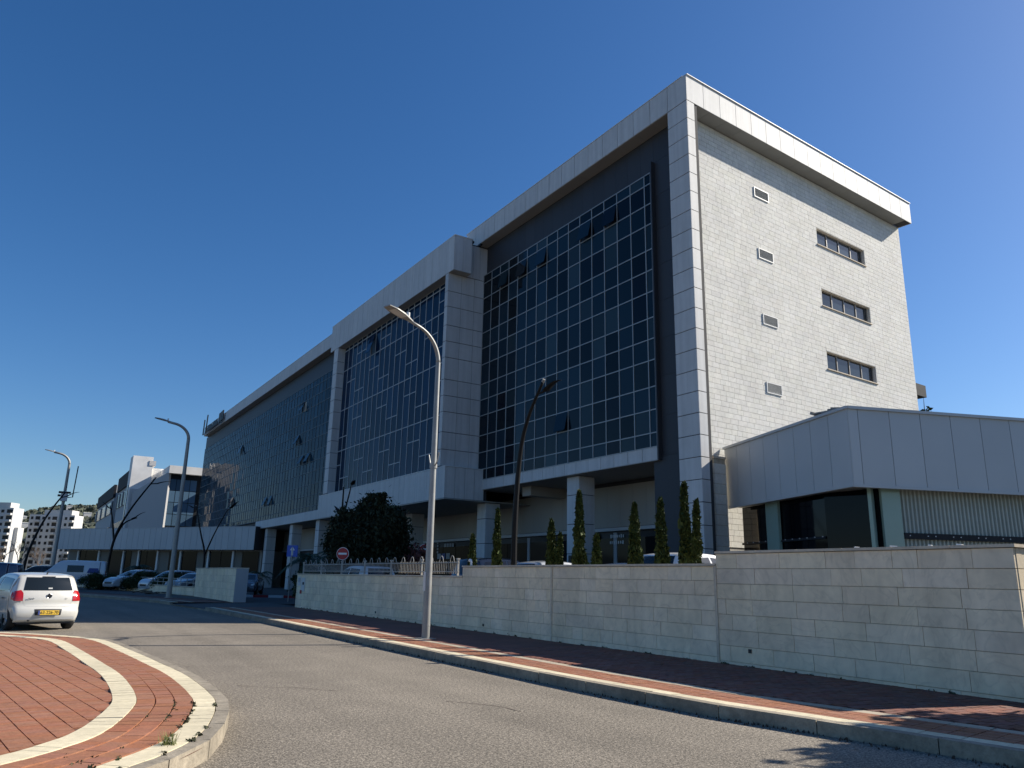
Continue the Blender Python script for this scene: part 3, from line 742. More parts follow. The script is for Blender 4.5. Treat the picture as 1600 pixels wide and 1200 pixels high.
for y0, y1, zt in SEC: mb.box(WALLX+.03, 12.0, y0+(.03 if y0 < 6 else 0), y1, -.1, zt-.05)
mb.box(12.0, 17.5, 5.53, 5.8, -.1, 2.18)
core = mb.build('wall_core', 'mortar'); child_world(core, RW)
L = build_wall(SEC, WALLX, core)
pieces('stone', 'wall_stone', L, core, cap=300)
L = []; zz = 2.18
while zz > .1:
    zb = max(zz-.283, .05); x = WALLX+.05
    while x < 17.4: wv = random.choice((.5, .7, .9)); L.append(((x+wv/2, 5.522, (zz+zb)/2), (wv-.008, .05, zz-zb-.009), (0, 0, 0))); x += wv
    zz = zb
pieces('return_stone', 'wall_stone', L, core)
L = []
for y0, y1, zt in SEC:
    y = y0-(.04 if y0 < 6 else 0)
    while y < y1-.05: ye = min(y1, y+.9); L.append(((11.845, (y+ye)/2, zt-.022), (.37, ye-y-.006, .044), (0, 0, 0))); y = ye
x = 12.03
while x < 17: L.append(((x+.45, 5.64, 2.208), (.894, .36, .044), (0, 0, 0))); x += .9
pieces('coping_slab', 'coping', L, core)
for y in (11.02, 16.6):
    mb = MB(); mb.box(WALLX-.025, WALLX+.02, y-.03, y+.03, .14, 1.95); child_world(mb.build('joint_strip', 'coping'), RW)
for y, z in ((10.25, .42), (20.0, .33), (23.6, .33), (28.0, .33)): child_world(piece('drain_hole', 'black', (WALLX-.004, y, z), (.03, .07, .07)), RW)
# posters pasted at the wall end
for k, (y, z, dy, dz, m) in enumerate([(37.55, 1.35, .42, .42, 'paper'), (36.95, 1.2, .55, .62, 'paper'), (37.2, .86, .28, .16, 'paint_red'), (36.9, 1.25, .22, .12, 'far_dark'), (37.55, 1.4, .25, .2, 'far_grey')]):
    tag(piece('poster', m, (WALLX-.012-.004*k, y, z), (.004, dy, dz)), ['torn white paper sheet pasted at the left end of the retaining wall', 'larger white paper notice pasted on the retaining wall end', 'small red sticker under the paper notices on the wall end', 'dark printed label on the larger paper notice', 'grey printed patch on the torn paper sheet'][k], 'poster')
tag(MB().cbox((10.55, 4.6, .26), (.55, .5, .26), .4).cbox((10.62, 4.55, .45), (.3, .25, .14), .9).build('stone_block', 'kerb'), 'rough grey stone block lying on the pavement at the wall foot', 'stone')

# fence on the low section
FN = thing('metal_fence', 'cream metal fence with hooped pickets standing on the lower stretch of retaining wall', 'fence', (11.85, 21.5, 1.7))
mb = MB(); mb.box(11.825, 11.875, 21.9, 37.6, 1.81, 1.832); child_world(mb.build('rail', 'fence'), FN)
mb = MB(); mb.box(11.825, 11.875, 21.9, 37.6, 2.09, 2.112); child_world(mb.build('rail', 'fence'), FN)
for k in range(7):
    mb = MB(); y = 21.95+k*2.6; mb.box(11.82, 11.88, y-.03, y+.03, 1.68, 2.2); mb.cbox((11.85, y, 2.215), (.1, .1, .04)); child_world(mb.build('post', 'fence'), FN)
bar_me = MB().tube([(0, 0, 1.76), (0, 0, 2.15)], .010, 6).build('picket', 'fence'); child_world(bar_me, FN); bar_me.location = (11.85, 22.1, 0)
nb = int(15.4/.125)
for k in range(1, nb):
    o = bar_me.copy(); COL.objects.link(o); o.parent = FN; o.matrix_parent_inverse = Matrix.Translation(-Vector(FN.location)); o.location = (11.85, 22.1+k*.125, 0)
arc = [(0, -.135*math.cos(t*math.pi/8), 2.11+.21*math.sin(t*math.pi/8)) for t in range(9)]
hoop = MB().tube(arc, .013, 6).build('hoop', 'fence'); child_world(hoop, FN); hoop.location = (11.85, 22.35, 0)
for k in range(1, 21):
    o = hoop.copy(); COL.objects.link(o); o.parent = FN; o.matrix_parent_inverse = Matrix.Translation(-Vector(FN.location)); o.location = (11.85, 22.35+k*.75, 0)

# left gate wall, low wall, railing
GW = thing('gate_wall', 'short pale stone wall with a smooth grey end face left of the driveway', 'wall', (0, 0, 0))
mb = MB(); mb.box(10.33, 10.95, 44.43, 55.4, -.1, 1.88); core = mb.build('wall_core', 'mortar', GW)
pieces('stone', 'wall_stone', build_wall([(44.42, 55.4, 1.95)], 10.3, None, .37), core)
mb = MB(); mb.box(10.31, 10.96, 44.39, 44.42, .1, 1.9); mb.build('end_face', 'far_grey', GW)
L = [((10.62, 44.4+k*1.1+.55, 1.93), (.72, 1.09, .06), (0, 0, 0)) for k in range(10)]; pieces('coping_slab', 'coping', L, GW)
LW = thing('low_wall', 'low stone wall with thin grey railing along the far pavement', 'wall')
pts = [Vector((10.3, 55.4, 0)), Vector((8.45, 68, 0)), Vector((5.1, 85, 0)), Vector((-1, 105, 0))]; L = []; LC = []
mb = MB(); rl = MB()
for a, b in zip(pts, pts[1:]):
    d = b-a; n = int(d.length/1.2); rz = math.atan2(d.y, d.x)
    mb.cbox((a+b)/2+Vector((.12, 0, .3)), (d.length, .2, .8), rz)
    for k in range(n):
        c = a+d*((k+.5)/n)
        for z in (.3, .55): L.append(((c.x, c.y, z), (d.length/n-.012, .05, .24), (0, 0, rz)))
        LC.append(((c.x+.1, c.y, .725), (d.length/n-.01, .34, .05), (0, 0, rz)))
        rl.cbox((c.x+.1, c.y, 1.0), (.04, .04, .5), rz)
    for z in (.98, 1.24): rl.cbox((a+b)/2+Vector((.1, 0, z)), (d.length, .035, .035), rz)
core = mb.build('wall_core', 'mortar', LW); pieces('stone', 'wall_stone', L, core); pieces('coping_slab', 'coping', LC, core); rl.build('railing', 'fence', LW)
# painted kerb in the driveway
PK = thing('painted_kerb', 'kerb painted in red and white blocks inside the driveway', 'kerb', (0, 0, 0))
for k in range(7): piece('kerb_block', ('paint_white', 'paint_red')[k % 2], (13.3+k*.85, 54.0-k*.55, .2), (.98, .2, .22), (0, 0, -.57), PK)

# ================================================================== STREET LAMPS
def street_lamp(label, base, h, reach, adir, group='galvanised street lamps along the pavement', r=.085, extras=False):
    t = thing('street_lamp', label, 'street lamp', base, 0, group); ax, ay = math.cos(adir), math.sin(adir)
    mb = MB(); mb.tube([(0, 0, -.05), (0, 0, 1.4), (0, 0, 1.45), (0, 0, h*.55), (0, 0, h)], [r*1.25, r*1.2, r*1.16, r, r*.78], 16, False); mb.build('pole', 'galv', t, True)
    mb = MB(); mb.box(-.2, .2, -.2, .2, -.02, .015); mb.build('base_plate', 'galv', t)
    pts = []
    for k in range(13):
        a = k/12*R(78); rr = reach*.62
        pts.append((ax*rr*(1-math.cos(a)), ay*rr*(1-math.cos(a)), h-.02+rr*.85*math.sin(a)))
    e = Vector(pts[-1]); pts.append(tuple(e+Vector((ax, ay, .16))*(reach*.28))); e = Vector(pts[-1])
    MB().tube(pts, [r*.76-.0016*k for k in range(len(pts))], 12).build('arm', 'galv', t, True)
    rz = adir; hm = MB()
    prof = [(-.15, .05, .05), (.0, .09, .075), (.25, .15, .085), (.55, .17, .06), (.78, .12, .03)]
    vs_ = []
    for (u, wv, th) in prof:
        for (sy, sz) in ((-1, 0), (-1, .5), (-.6, 1), (.6, 1), (1, .5), (1, 0)): vs_.append((u, sy*wv, sz*th+.18*u))
    fs = [(i*6+j, i*6+(j+1) % 6, (i+1)*6+(j+1) % 6, (i+1)*6+j) for i in range(len(prof)-1) for j in range(6)]+[tuple(range(5, -1, -1)), tuple(range(24, 30))]
    m = Matrix.Translation(e)@Matrix.Rotation(rz, 4, 'Z'); hm.add([m@Vector(p) for p in vs_], fs); hd = hm.build('lamp_head', 'galv', t)
    lm = MB(); lm.add([m@Vector((u, sy*.12, .18*u-.004)) for u, sy in ((.15, -1), (.6, -1), (.6, 1), (.15, 1))], [(0, 1, 2, 3)]); lm.build('lens', 'lens', hd)
    MB().tube([e+Vector((0, 0, .03)), e+Vector((0, 0, .2))], .045, 10).build('photocell', 'sign_white', hd)
    if extras == 'flag':
        for sd in (-1, 1): MB().tube([(0, sd*.08, 4.32), (0, sd*.2, 4.42), (0, sd*.3, 4.66)], .018, 8).build('flag_holder', 'galv', t)
        MB().tube([(0, 0, 4.27), (0, 0, 4.38)], r*1.25, 14).build('clamp', 'galv', t)
        MB().box(-r*1.3-.005, -r*1.1, -.05, .06, 1.15, 1.62).build('sticker', 'paper', t)
        MB().tube([(0, 0, .3), (0, 0, .34)], r*1.3, 14).build('band', 'galv', t)
    if extras == 'camera':
        MB().box(-.28, .28, -.22, .22, h*.69, h*.69+.75).build('camera_box', 'paper', t); MB().box(-.5, .5, -.3, .3, h*.69+.75, h*.69+.9).build('box_lid', 'far_dark', t)
        MB().tube([(.25, 0, h*.70+.25), (.7, 0, h*.70+.3), (.78, 0, h*.70+3.3)], .05, 8).build('antenna', 'far_dark', t)
        MB().tube([(-.3, 0, h*.70+.4), (-.55, 0, h*.7+.4)], .1, 8).build('camera', 'far_dark', t)
    return t
street_lamp('grey galvanised street lamp nearest the viewer, with two flag holders, before the retaining wall', (8.96, 18.16, .14), 7.16, 1.6, R(201), r=.08, extras='flag')
street_lamp('grey street lamp standing on the pavement in front of the gate wall', (8.24, 52.0, .14), 9.75, 1.75, R(183), r=.13)
street_lamp('distant grey street lamp with camera box and antenna left of the white stepped building', (3.1, 85, .14), 11.4, 1.85, R(185), r=.15, extras='camera')
def park_lamp(label, base, stems, heads, r=.07):
    t = thing('parking_lamp', label, 'parking lamp', base, 0, 'black curved lamps in the car park')
    for k, st in enumerate(stems):
        C = [Vector(p) for p in st]; pts = []
        for i in range(len(C)-1):
            p = [C[max(0, i-1)], C[i], C[i+1], C[min(len(C)-1, i+2)]]
            for s_ in range(6):
                q = s_/6; pts.append(.5*((2*p[1])+(p[2]-p[0])*q+(2*p[0]-5*p[1]+4*p[2]-p[3])*q*q+(3*p[1]-p[0]-3*p[2]+p[3])*q**3))
        pts.append(C[-1]); n = len(pts); MB().tube(pts, [r*(1.25-.75*i/n)*(1 if k == 0 else .7) for i in range(n)], 10).build('stem', 'lamp_black', t, True)
        MB().tube([pts[-1], pts[-1]+(pts[-1]-pts[-2]).normalized()*.1], r*.6, 8).build('tip', 'galv', t)
    for (a, b) in heads:
        a, b = Vector(a), Vector(b); d = b-a
        up = Vector((0, 0, 1)); side = d.cross(up).normalized()
        MB().tube([a, a+d*.35], r*.45, 8).build('bracket', 'lamp_black', t)
        hm = MB(); vs_ = []; N_ = 7
        for i in range(N_):
            q = i/(N_-1); c = a+d*(.3+.7*q)+up*(.16*math.sin(q*2.2)); wv = 1.6*r*(1-q)**.6+.01; th = .65*r*(1-q)+.012
            vs_ += [c-side*wv, c+up*th, c+side*wv, c-up*th*.6]
        fs = [(i*4+j, i*4+(j+1) % 4, (i+1)*4+(j+1) % 4, (i+1)*4+j) for i in range(N_-1) for j in range(4)]+[(3, 2, 1, 0), tuple(range(4*N_-4, 4*N_))]
        hm.add(vs_, fs); hm.build('lamp_head', 'lamp_black', t, True)
    return t
park_lamp('black curved car park lamp rising behind the wall before the right curtain wall', (13.2, 20.8, .7), [[(0, 0, -.05), (0, -.02, 2.6), (0, -.25, 4.8), (0, -.7, 5.95), (0, -1.5, 6.95)]], [((0, -1.3, 6.62), (.1, -2.35, 6.72))], r=.085)
park_lamp('black forked lamp with two arms beside the dark round tree', (16, 44.3, .2), [[(0, 0, 0), (0, 0, 3), (0, .05, 6.6)], [(0, 0, 3.9), (0, -.5, 5.2), (0, -1.3, 6.75)]], [((0, -1.2, 6.6), (-.2, -2.3, 6.6)), ((0, .03, 4.9), (-.2, 1.0, 5.4))], r=.08)
park_lamp('black Y shaped lamp before the far wing, right of the second street lamp', (16.2, 84, .2), [[(0, 0, 0), (0, 0, 3.2), (-.5, .6, 5.4), (-1.0, 2.0, 8.2)], [(0, 0, 3.2), (.5, -1.2, 5.4), (.8, -4.6, 7.6)]], [((-1.0, 1.8, 8.0), (-1.9, 3.8, 8.3)), ((.8, -4.5, 7.5), (1.0, -8.0, 8.0))], r=.10)
park_lamp('tall black leaning lamp with several arms before the white stepped building', (7.65, 85, .2), [[(0, 0, 0), (.2, -.1, 4.2), (1.2, -.2, 7.2), (3.1, -.6, 10.6)], [(.25, 0, 4.2), (-.1, .3, 6.2), (-.45, .5, 7.6)], [(.3, 0, 4.6), (.9, 0, 6.0), (1.9, 0, 6.6)]], [((2.8, -.6, 10.0), (4.6, -.9, 10.2)), ((-.4, .5, 7.4), (-1.3, .6, 7.9)), ((1.5, 0, 6.5), (2.7, 0, 7.1))], r=.12)
park_lamp('black leaning lamp farthest left before the apartment towers', (.72, 75, .1), [[(0, 0, 0), (.12, 0, 2.8), (.9, 0, 5.6), (2.05, 0, 7.9)]], [((1.85, 0, 7.45), (3.1, 0, 7.85))], r=.10)

# ================================================================== SIGNS
t = thing('arrow_sign', 'square blue road sign with white upward arrow on grey post by the driveway', 'road sign', (13.0, 43.5, .2))
MB().tube([(0, 0, 0), (0, 0, 2.95)], .03, 8).build('post', 'galv', t)
fd = Vector((-.8, -1, 0)).normalized(); rz = math.atan2(fd.y, fd.x)+math.pi/2
MB().cbox((0, 0, 2.72), (.62, .02, .62), rz).build('plate', 'sign_blue', t)
ar_ = MB(); m = Matrix.Translation(Vector((0, 0, 2.72))+fd*.016)@Matrix.Rotation(rz, 4, 'Z')
ar_.add([m@Vector((x, 0, z)) for x, z in ((-.055, -.24), (.055, -.24), (.055, .04), (.15, .04), (0, .24), (-.15, .04), (-.055, .04))], [tuple(range(7))]); ar_.build('arrow', 'sign_white', t)
def no_entry(label, loc, h, rad):
    t = thing('no_entry_sign', label, 'road sign', loc, 0, 'no entry signs in the car park'); fd = Vector((-.7, -1, 0)).normalized(); rz = math.atan2(fd.y, fd.x)+math.pi/2
    MB().tube([(0, 0, 0), (0, 0, h+rad*.8)], .035, 8).build('post', 'galv', t)
    c = Vector((0, 0, h)); MB().tube([c+fd*.03, c+fd*.05], rad, 28).build('rim_disc', 'sign_white', t); MB().tube([c+fd*.045, c+fd*.062], rad*.92, 28).build('disc', 'sign_red', t)
    MB().cbox(c+fd*.07, (rad*1.35, .015, rad*.3), rz).build('bar', 'sign_white', t)
no_entry('round red no entry sign on a post left of the dark round tree', (12.9, 35.2, .35), 2.28, .29)
no_entry('round red no entry sign half hidden behind the nearest street lamp', (22.0, 45.3, .15), 3.25, .33)

# ================================================================== CARS
def prof_pts(P, n):
    P = [Vector((a, b)) for a, b in P]; Q = []
    for i in range(len(P)-1):
        p = [P[max(0, i-1)], P[i], P[i+1], P[min(len(P)-1, i+2)]]
        for s_ in range(10):
            q = s_/10; Q.append(.5*((2*p[1])+(p[2]-p[0])*q+(2*p[0]-5*p[1]+4*p[2]-p[3])*q*q+(3*p[1]-p[0]-3*p[2]+p[3])*q**3))
    Q.append(P[-1]); L_ = [0]
    for a, b in zip(Q, Q[1:]): L_.append(L_[-1]+(b-a).length)
    out = []; k = 0
    for i in range(n):
        d = L_[-1]*i/(n-1)
        while k < len(L_)-2 and L_[k+1] < d: k += 1
        f_ = (d-L_[k])/max(1e-9, L_[k+1]-L_[k]); out.append(Q[k]+(Q[k+1]-Q[k])*f_)
    return out
KIND = {
 'hatch': dict(W=.84, belt=.93, P=[(.06, .26), (0, .42), (.02, .56), (.10, .66), (.10, .80), (.14, .95), (.25, 1.16), (.36, 1.36), (.52, 1.43), (1.1, 1.485), (1.9, 1.455), (2.45, 1.22), (2.95, .97), (3.4, .90), (3.75, .78), (3.93, .58), (3.95, .38), (3.88, .24)], wx=(.66, 3.12), wr=.31, tum=.27),
 'suv': dict(W=.92, belt=1.05, P=[(.06, .34), (0, .5), (.02, .7), (.08, .95), (.15, 1.1), (.35, 1.5), (.55, 1.64), (1.3, 1.70), (2.3, 1.66), (2.8, 1.42), (3.3, 1.12), (3.9, 1.04), (4.3, .92), (4.5, .68), (4.5, .42), (4.42, .28)], wx=(.82, 3.6), wr=.36, tum=.32),
 'sedan': dict(W=.90, belt=.95, P=[(.06, .30), (0, .48), (.04, .72), (.12, .96), (.6, 1.02), (.9, 1.16), (1.35, 1.40), (1.9, 1.46), (2.6, 1.42), (3.05, 1.2), (3.5, .98), (4.1, .9), (4.45, .76), (4.6, .56), (4.6, .36), (4.5, .24)], wx=(.9, 3.65), wr=.33, tum=.40),
 'van': dict(W=.98, belt=1.2, P=[(.05, .34), (0, .5), (.02, .9), (.05, 1.5), (.12, 2.0), (.3, 2.12), (1.5, 2.15), (3.2, 2.13), (3.7, 1.95), (4.2, 1.45), (4.6, 1.15), (5.0, 1.0), (5.15, .75), (5.15, .42), (5.05, .3)], wx=(.9, 4.2), wr=.36, tum=.10),
}
CARMESH = {}
def car(label, kind, paint, loc, rz, scale=1.0, hero=False, group=None, tail=True, name='parked_car', cat='car'):
    K = KIND[kind]; t = thing(name, label, cat, loc, rz, group); t.scale = (scale,)*3
    pm = 'paint_'+'_'.join('%02d' % int(c*100) for c in paint)
    if pm not in M: M[pm] = mat(pm, paint, .25, spec=.5, coat=.8, nz=[(1.2, .03)])
    PP = prof_pts(K['P'], 90); Lx = max(p.x for p in PP); zmin = .22
    def W(x, z):
        w_ = K['W']; 
        if x < .7: w_ *= 1-.06*((.7-x)/.7)**2.2
        if x > Lx-1.0: w_ *= 1-.16*((x-Lx+1.0)/1.0)**2
        if z > K['belt']: w_ -= (z-K['belt'])*K['tum']
        else: w_ -= .05*((K['belt']-z)/K['belt'])**2*2 if z < .5 else .02*(K['belt']-z)
        return w_
    vs_ = []; rowsN = 0
    for p in PP:
        x, zt = p.x, p.y; wt = W(x, zt); r_ = min(.10, max(.02, (zt-zmin)*.35)); row = []
        for f_ in (0, .2, .4, .6, .8): row.append((x+.09*(f_**2)*(1 if x < .5 else 0)*1.0, f_*(wt-r_), zt-.028*f_*f_*(1 if zt > K['belt'] else .5)))
        zc = zt-.028*(1 if zt > K['belt'] else .5)
        for a in (0, 22, 45, 67, 90): row.append((x+(.09+.05*a/90 if x < .5 else 0), wt-r_+r_*math.sin(R(a)), zc-r_+r_*math.cos(R(a))))
        z0 = zc-r_; zb = min(zmin if x > .25 else .28, z0-.01)
        for f_ in (.15, .3, .45, .6, .75, .9, 1.0): z = z0+(zb-z0)*f_; row.append((x+(.14 if x < .5 else 0), W(x, z)-(.0 if f_ < .95 else .04), z))
        row.append((x+(.14 if x < .5 else 0), 0, zb))
        full = [(a, -b, c) for a, b, c in reversed(row[1:-1])]; full = row+[(a, -b, c) for a, b, c in reversed(row[1:-1])]
        vs_ += full; rowsN = len(full)
    nR = len(PP); fs = [(i*rowsN+j, (i+1)*rowsN+j, (i+1)*rowsN+(j+1) % rowsN, i*rowsN+(j+1) % rowsN) for i in range(nR-1) for j in range(rowsN)]
    fs += [tuple(range(rowsN)), tuple(range(nR*rowsN-1, (nR-1)*rowsN-1, -1))]
    mb = MB(); mb.add(vs_, fs); body = mb.build('body', pm, t, True); bv = BVHTree.FromPolygons(vs_, fs)
    def decal(nm, poly, axis, m, par=t, offv=.006, nu=10, nv=8, sgn=1, cavity=False):
        """poly (a,z) convex; axis 'x': seen from the rear (a=y); 'f': from the front; 'y': from the side (a=x)"""
        zs_ = [q[1] for q in poly]; z0, z1 = min(zs_), max(zs_); g = []
        for i in range(nv+1):
            z = z0+(z1-z0)*(i/nv*.998+.001); xs = []
            for (a, b) in zip(poly, poly[1:]+poly[:1]):
                if (a[1]-z)*(b[1]-z) <= 0 and a[1] != b[1]: xs.append(a[0]+(b[0]-a[0])*(z-a[1])/(b[1]-a[1]))
            if len(xs) < 2: return None
            for j in range(nu+1):
                a = min(xs)+(max(xs)-min(xs))*j/nu
                if axis == 'x': h = bv.ray_cast(Vector((-3, a, z)), Vector((1, 0, 0)))
                elif axis == 'f': h = bv.ray_cast(Vector((9, a, z)), Vector((-1, 0, 0)))
                elif axis == 'z': h = bv.ray_cast(Vector((a, z, 5)), Vector((0, 0, -1)))
                else: h = bv.ray_cast(Vector((a, sgn*4, z)), Vector((0, -sgn, 0)))
                if h[0] is None: return None
                dirv = {'x': Vector((-1, 0, 0)), 'f': Vector((1, 0, 0)), 'z': Vector((0, 0, 1)), 'y': Vector((0, sgn, 0))}[axis]
                g.append(h[0]+(dirv*.6+h[1]*.4*(1 if h[1].dot(dirv) > 0 else -1))*offv)
        m_ = MB(); m_.add(g, [(i*(nu+1)+j, i*(nu+1)+j+1, (i+1)*(nu+1)+j+1, (i+1)*(nu+1)+j) for i in range(nv) for j in range(nu)])
        return m_.build(nm, m, par, True)
    W0 = K['W']; H = max(p.y for p in PP); bt = K['belt']
    hw = W0*.72
    wz = bt+(.095 if kind == 'hatch' else .03)
    decal('rear_window', [(-hw*.98, wz), (hw*.98, wz), (hw*.86, H-.13), (-hw*.86, H-.13)], 'x', 'car_glass', nu=16, offv=.008)
    fx = [p for p in PP if p.x > Lx*.5]
    zt_ = H-.12; decal('windscreen', [(-hw, bt+.06), (hw, bt+.06), (hw*.84, zt_), (-hw*.84, zt_)], 'f', 'car_glass', nu=14)
    xr = {'hatch': .62, 'suv': .62, 'sedan': 1.25, 'van': 3.1}[kind]; xf = {'hatch': 2.75, 'suv': 3.05, 'sedan': 3.2, 'van': 4.35}[kind]; top = H-.13
    xt = {'hatch': (.74, 2.02), 'suv': (.78, 2.42), 'sedan': (1.6, 2.62), 'van': (3.1, 3.75)}[kind]
    xm = (xr+xf)/2-.05; xtm = xm
    for sgn in (1, -1):
        decal('side_window', [(xr, bt+.05), (xm-.04, bt+.04), (xtm-.04, top), (xt[0], top-.02)], 'y', 'side_glass' if hero else 'car_glass', sgn=sgn)
        decal('side_window', [(xm+.04, bt+.04), (xf, bt+.03), (xt[1], top-.01), (xtm+.04, top)], 'y', 'side_glass' if hero else 'car_glass', sgn=sgn)
        for wx in K['wx']:
            rr = K['wr']; poly = [(wx+(rr+.05)*math.cos(R(a)), max(.235, rr+(rr+.05)*math.sin(R(a)))) for a in range(-40, 221, 20)]
            decal('wheel_arch', poly, 'y', 'black', sgn=sgn, offv=.004)
            cy = sgn*(W0-.125)
            ty = MB(); ring = [(.0, -.095, rr*.62), (.0, -.10, rr*.9), (0, -.075, rr), (0, .075, rr), (0, .10, rr*.9), (0, .095, rr*.62)]
            vv = []; n_ = 28
            for (_, yy_, ra_) in ring: vv += [(wx+ra_*math.cos(2*math.pi*k/n_), cy+sgn*yy_, rr+ra_*math.sin(2*math.pi*k/n_)) for k in range(n_)]
            ty.add(vv, [(i*n_+j, i*n_+(j+1) % n_, (i+1)*n_+(j+1) % n_, (i+1)*n_+j) for i in range(5) for j in range(n_)]); wh = ty.build('wheel', 'tyre', t, True)
            rm = MB(); vv = [(wx, cy+sgn*.085, rr)]; 
            for k in range(30):
                ra_ = rr*.63; dz_ = .085 if k % 6 in (0, 1) else .055; vv.append((wx+ra_*math.cos(2*math.pi*k/30), cy+sgn*dz_, rr+ra_*math.sin(2*math.pi*k/30)))
            rm.add(vv, [(0, 1+k, 1+(k+1) % 30) for k in range(30)]); rm.build('rim', 'rim', wh)
        MB().cbox((xf-.06, sgn*(W0+.05), bt+.06), (.09, .17, .11), sgn*.2, 0, 0).cbox((xf-.03, sgn*(W0+.05), bt+.06), (.06, .13, .08), sgn*.2, 0, 0).build('mirror', pm, t)
        if kind != 'van': decal('door_handle', [(xr+.28, bt-.13), (xr+.46, bt-.13), (xr+.46, bt-.10), (xr+.28, bt-.10)], 'y', 'black' if hero else pm, sgn=sgn, nu=2, nv=2, offv=.02)
        if hero:
            decal('tail_light', [(sgn*.60, .755), (sgn*.80, .755), (sgn*.80, .90), (sgn*.765, 1.01), (sgn*.65, 1.03), (sgn*.60, .96)], 'x', 'tail_red', nu=12, nv=10, offv=.014)
            decal('side_lamp', [(.21, .765), (.37, .785), (.40, .99), (.33, .93)], 'y', 'tail_red', sgn=sgn, offv=.014)
        else:
            tl = {'hatch': (.78, 1.0), 'suv': (.85, 1.2), 'sedan': (.72, .9), 'van': (.85, 1.35)}[kind]
            decal('tail_light', [(sgn*(W0-.30), tl[0]), (sgn*(W0-.09), tl[0]), (sgn*(W0-.10), tl[1]), (sgn*(W0-.20), tl[1])], 'x', 'tail_red', offv=.012)
            decal('headlight', [(sgn*(W0-.38), .62), (sgn*(W0-.13), .64), (sgn*(W0-.15), .77), (sgn*(W0-.34), .73)], 'f', 'lens', offv=.012)
    if kind == 'van':
        for sgn in (1, -1):
            decal('load_window', [(1.75, 1.2), (2.95, 1.2), (2.95, 1.75), (1.75, 1.75)], 'y', 'car_glass', sgn=sgn)
            if paint[0] > .3: decal('logo_patch', [(.55, 1.15), (1.5, 1.15), (1.35, 1.55), (.7, 1.55)], 'y', 'plate_blue', sgn=sgn)
    if not hero:
        decal('number_plate', [(-.26, .60), (.26, .60), (.26, .71), (-.26, .71)], 'x', 'plate_yellow', offv=.012)
        decal('grille', [(-.45, .42), (.45, .42), (.5, .56), (-.5, .56)], 'f', 'black', offv=.008)
    return t, body, decal, bv
CX = Vector((1.0, 25.35, 0)); CR = R(90+15)
t, body, decal, bv = car('white hatchback with red tail lights and yellow plate driving away round the island', 'hatch', (.56, .55, .505), (CX.x, CX.y, 0), CR, 1.035, hero=True, name='hatchback_car', cat='car')
def rear_x(y, z): h = bv.ray_cast(Vector((-3, y, z)), Vector((1, 0, 0))); return h[0].x
decal('brake_lamp', [(-.16, 1.362), (.16, 1.362), (.16, 1.385), (-.16, 1.385)], 'x', 'far_dark', nv=2, offv=.012)
decal('rear_wiper', [(-.06, 1.045), (.42, 1.035), (.42, 1.048), (-.06, 1.06)], 'x', 'black', nv=1, offv=.025)
decal('tailgate_seam', [(-.52, .615), (.52, .615), (.52, .622), (-.52, .622)], 'x', 'far_grey', nv=1, offv=.004)
for sg in (-1, 1): decal('tailgate_seam', [(sg*.52, .622), (sg*.526, .622), (sg*.60, .76), (sg*.594, .76)], 'x', 'far_grey', nv=3, nu=1, offv=.004)
decal('plate_recess', [(-.31, .395), (.31, .395), (.33, .55), (-.33, .55)], 'x', 'black', nu=10, offv=.005)
px_ = rear_x(0, .46)-.03
pl = MB().box(px_, px_+.01, -.25, .25, .41, .52).build('number_plate', 'plate_yellow', t); MB().box(px_-.002, px_+.002, .205, .25, .411, .519).build('blue_strip', 'plate_blue', pl)
text_mesh('number', '63-226-70', .105, 'black', facing((px_-.004, -.02, .465), (0, -1, 0)), pl, .001)
decal('bumper_groove', [(-.66, .335), (.66, .335), (.66, .35), (-.66, .35)], 'x', 'far_grey', nv=1, nu=20, offv=.004)
decal('bumper_underside', [(-.68, .285), (.68, .285), (.68, .335), (-.68, .335)], 'x', 'panel_grey', nv=2, nu=20, offv=.004)
MB().tube([(rear_x(.42, .3)+.01, .42, .275), (rear_x(.42, .3)+.3, .42, .285)], .035, 12).build('exhaust_pipe', 'black', t)
MB().box(.2, 3.6, -.66, .66, .17, .26).build('underbody', 'black', t)
ex = rear_x(0, .885)
em = MB(); em.tube([(ex-.016, .058*math.cos(a*math.pi/12), .885+.058*math.sin(a*math.pi/12)) for a in range(25)], .0055, 6, False)
badge = em.build('badge', 'chrome', t)
MB().tube([(ex-.006, 0, .885), (ex-.012, 0, .885)], .056, 20).build('badge_disc', 'far_dark', badge)
sm = MB()
for sg in (-1, 1):
    sm.tube([(ex-.018, sg*.022, .937), (ex-.018, 0, .893)], .005, 5); sm.tube([(ex-.018, sg*.047, .915), (ex-.018, sg*.022, .838)], .005, 5); sm.tube([(ex-.018, sg*.022, .838), (ex-.018, 0, .884)], .005, 5)
sm.build('badge_strokes', 'chrome', badge)
text_mesh('model_lettering', 'POLO', .055, 'chrome', facing((rear_x(.42, .82)-.012, .42, .815), (0, -1, 0)), t, .003)
text_mesh('trim_lettering', '1.4', .045, 'chrome', facing((rear_x(-.42, .82)-.012, -.42, .815), (0, -1, 0)), t, .003)
MB().tube([(.62, 0, 1.43), (.52, 0, 1.50)], [.022, .012], 8).build('antenna', 'black', t)
h = rear_x(.03, 1.08); MB().cbox((h-.015, -.02, 1.08), (.01, .1, .035)).build('window_sticker', 'paper', t)

